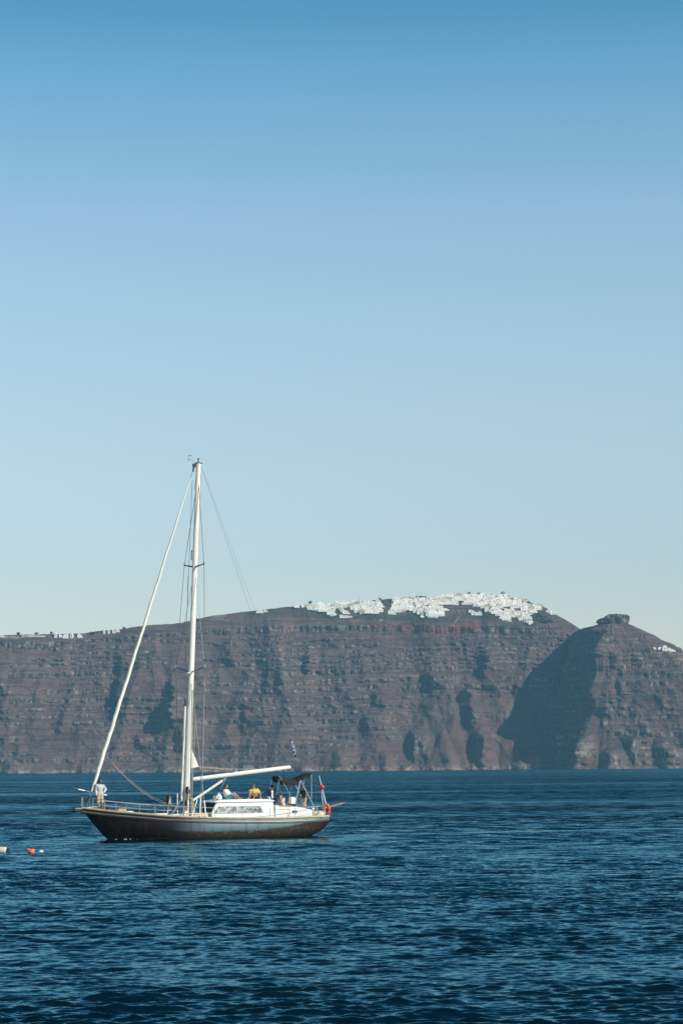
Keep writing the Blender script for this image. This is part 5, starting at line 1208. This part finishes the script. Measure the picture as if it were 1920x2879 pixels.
    garment(kit.get('bottom_name', 'shorts'), bt, kit['bottom'], [(J['pelvis'] + (mid - J['pelvis']) * .75, (mid - J['pelvis']) / np.linalg.norm(mid - J['pelvis']))])
    if kit.get('shoes'):
        sg = []
        for s in 'lr': sg += [(J[s + 'ank'] + [0, 0, -.03], J[s + 'toe'], .048, .04, .02)]
        for k, q in enumerate(sg): garment('shoe', [q], kit['shoes'], [], wr=0)
    return o
def stand(**kw):
    J = dict(pelvis=(0, 0, .95), chest=(0, 0, 1.28), neck=(-.01, 0, 1.47), head=(.02, 0, 1.635), lsho=(-.01, .185, 1.42), rsho=(-.01, -.185, 1.42), lelb=(-.03, .235, 1.13), relb=(-.03, -.235, 1.13), lwri=(.05, .25, .88), rwri=(.05, -.25, .88),
             lhip=(0, .09, .92), rhip=(0, -.09, .92), lkne=(.02, .10, .50), rkne=(.02, -.10, .50), lank=(-.01, .11, .085), rank=(-.01, -.11, .085), ltoe=(.17, .14, .03), rtoe=(.17, -.14, .03)); J.update(kw); return J
def ang(wx, wy): return math.atan2(wy, wx)          # facing from a world direction
# 1 the man at the bow, a hand on his hip, leaning on one leg
b = L(281, 2281, .1); loc = in_boat(b[0], .1, sheer(b[0]) - .03)
person('person in pale grey sweater and khaki shorts standing at the bow, hand on hip', loc, ang(.55, -.83),
       stand(lelb=(-.13, .44, 1.19), lwri=(.02, .245, 1.02), relb=(-.02, -.24, 1.13), rwri=(.06, -.235, .87), head=(.03, .01, 1.635), lkne=(.05, .13, .5), lank=(.02, .16, .085), ltoe=(.18, .22, .03)), (1, .1, -.05),
       dict(top=cloth('grey_knit', (.46, .47, .48)), top_name='sweater', sleeve=1.9, bottom=cloth('khaki_cloth', (.50, .40, .25)), bottom_name='shorts', leg=1.06, loose=1.5, hair=HAIRD, hair_len=.10, lpalm=(0, -1, 0), curl=.7), 1.06, SKIND)
# 2 the woman on the coachroof, leaning back, legs stretched along the roof
b = L(640, 2247, .55); loc = in_boat(b[0], .55, 2.25)
person('person with long brown hair, white blouse and teal shorts sitting on the cabin roof', loc, ang(.93, -.36),
       dict(pelvis=(0, 0, .10), chest=(-.10, 0, .40), neck=(-.10, 0, .58), head=(-.07, 0, .735), lsho=(-.10, .165, .54), rsho=(-.10, -.165, .54), lelb=(.06, .22, .32), relb=(.07, -.21, .31), lwri=(.29, .13, .30), rwri=(.30, -.10, .31),
            lhip=(.02, .09, .10), rhip=(.02, -.09, .10), lkne=(.40, .10, .36), rkne=(.36, -.08, .34), lank=(.72, .12, .07), rank=(.62, -.10, .07), ltoe=(.86, .15, .05), rtoe=(.77, -.14, .05)), (.9, -.35, -.1),
       dict(top=cloth('white_blouse_cloth', (.80, .78, .75)), top_name='blouse', sleeve=1.85, bottom=cloth('teal_cloth', (.07, .30, .30)), bottom_name='shorts', leg=.78, loose=2.0, hair=HAIRB, hair_len=.26, female=True, curl=.5))
# 3 the man in yellow, sitting with knees up, one arm between them, the other propped behind
b = L(716, 2246, .35); loc = in_boat(b[0], .35, 2.25)
person('person in yellow shirt and sunglasses sitting knees up on the cabin roof', loc, ang(-.25, -.97),
       dict(pelvis=(0, 0, .11), chest=(.10, 0, .42), neck=(.13, 0, .60), head=(.17, 0, .755), lsho=(.10, .19, .55), rsho=(.12, -.19, .55), lelb=(.05, .36, .32), relb=(.30, -.26, .34), lwri=(.10, .42, .07), rwri=(.44, -.14, .17),
            lhip=(.02, .10, .11), rhip=(.02, -.10, .11), lkne=(.44, .26, .34), rkne=(.36, -.16, .46), lank=(.52, .10, .08), rank=(.48, -.20, .08), ltoe=(.67, .12, .03), rtoe=(.62, -.24, .03)), (.8, -.55, -.1),
       dict(top=cloth('yellow_cloth', (.78, .58, .09)), top_name='shirt', sleeve=.6, bottom=cloth('dark_shorts_cloth', (.05, .055, .06)), bottom_name='shorts', leg=.8, loose=1.2, hair=HAIRB, glasses=True, curl=.5, lpalm=(0, 0, -1)))
# 4 the man in the navy jacket, one arm out on the roof
b = L(758, 2250, .25); loc = in_boat(min(b[0], -4.12), .25, 1.33)
person('person in navy jacket, open white shirt, cap and sunglasses standing behind the cabin roof', loc, ang(.12, -.99),
       stand(relb=(.02, -.43, 1.22), rwri=(.03, -.66, 1.05), lelb=(-.06, .30, 1.16), lwri=(.06, .32, .93), head=(.03, 0, 1.62)), (.95, .12, -.1),
       dict(top=cloth('navy_cloth', (.022, .032, .065)), top_name='jacket', sleeve=1.88, bottom=cloth('dark_trousers_cloth', (.03, .035, .045)), bottom_name='trousers', leg=1.9, loose=1.4, hair=HAIRD, glasses=True, cap=cloth('dark_cap_cloth', (.02, .022, .028)), shirt_front=cloth('white_shirt_cloth', (.80, .79, .76)), front=(1, 0, 0), shoes=DARK, curl=.4, rpalm=(0, 0, -1)), .99)
# 5 the woman in the cockpit resting her cheek on her hand
b = L(796, 2260, .72); loc = in_boat(b[0], .72, 1.69)
person('person with tied dark hair and pale pink top sitting in the cockpit, cheek on hand', loc, ang(-.80, -.60),
       dict(pelvis=(0, 0, .11), chest=(.07, 0, .42), neck=(.09, 0, .59), head=(.15, -.01, .735), lsho=(.07, .165, .54), rsho=(.08, -.165, .54), lelb=(.24, .21, .34), relb=(.20, -.23, .31), lwri=(.215, .075, .585), rwri=(.38, -.10, .22),
            lhip=(.02, .09, .10), rhip=(.02, -.09, .10), lkne=(.44, .10, .12), rkne=(.44, -.10, .12), lank=(.42, .10, -.33), rank=(.42, -.10, -.33), ltoe=(.58, .12, -.38), rtoe=(.58, -.12, -.38)), (.95, .1, -.05),
       dict(top=cloth('pale_pink_cloth', (.66, .50, .43)), top_name='blouse', sleeve=.9, bottom=cloth('dark_skirt_cloth', (.05, .045, .05)), bottom_name='trousers', leg=1.6, loose=1.2, hair=HAIRD, hair_len=-1, female=True, curl=.9, lpalm=(-.2, -1, 0)))
# 6 the helmsman
b = L(855, 2280, .1); loc = in_boat(b[0], .1, 1.30)
person('person in dark teal shirt and khaki shorts standing at the helm under the sunshade', loc, ang(-.88, -.47),
       stand(relb=(.20, -.27, 1.17), rwri=(.43, -.20, 1.08), lelb=(-.02, .24, 1.13), lwri=(.08, .24, .89), lkne=(.05, .10, .5)), (1, .15, -.05),
       dict(top=cloth('dark_teal_cloth', (.022, .05, .06)), top_name='shirt', sleeve=.55, bottom=cloth('khaki_short_cloth', (.42, .33, .22)), bottom_name='shorts', leg=.95, loose=1.2, hair=HAIRD, curl=.8, shoes=None), 1.0, SKIND)
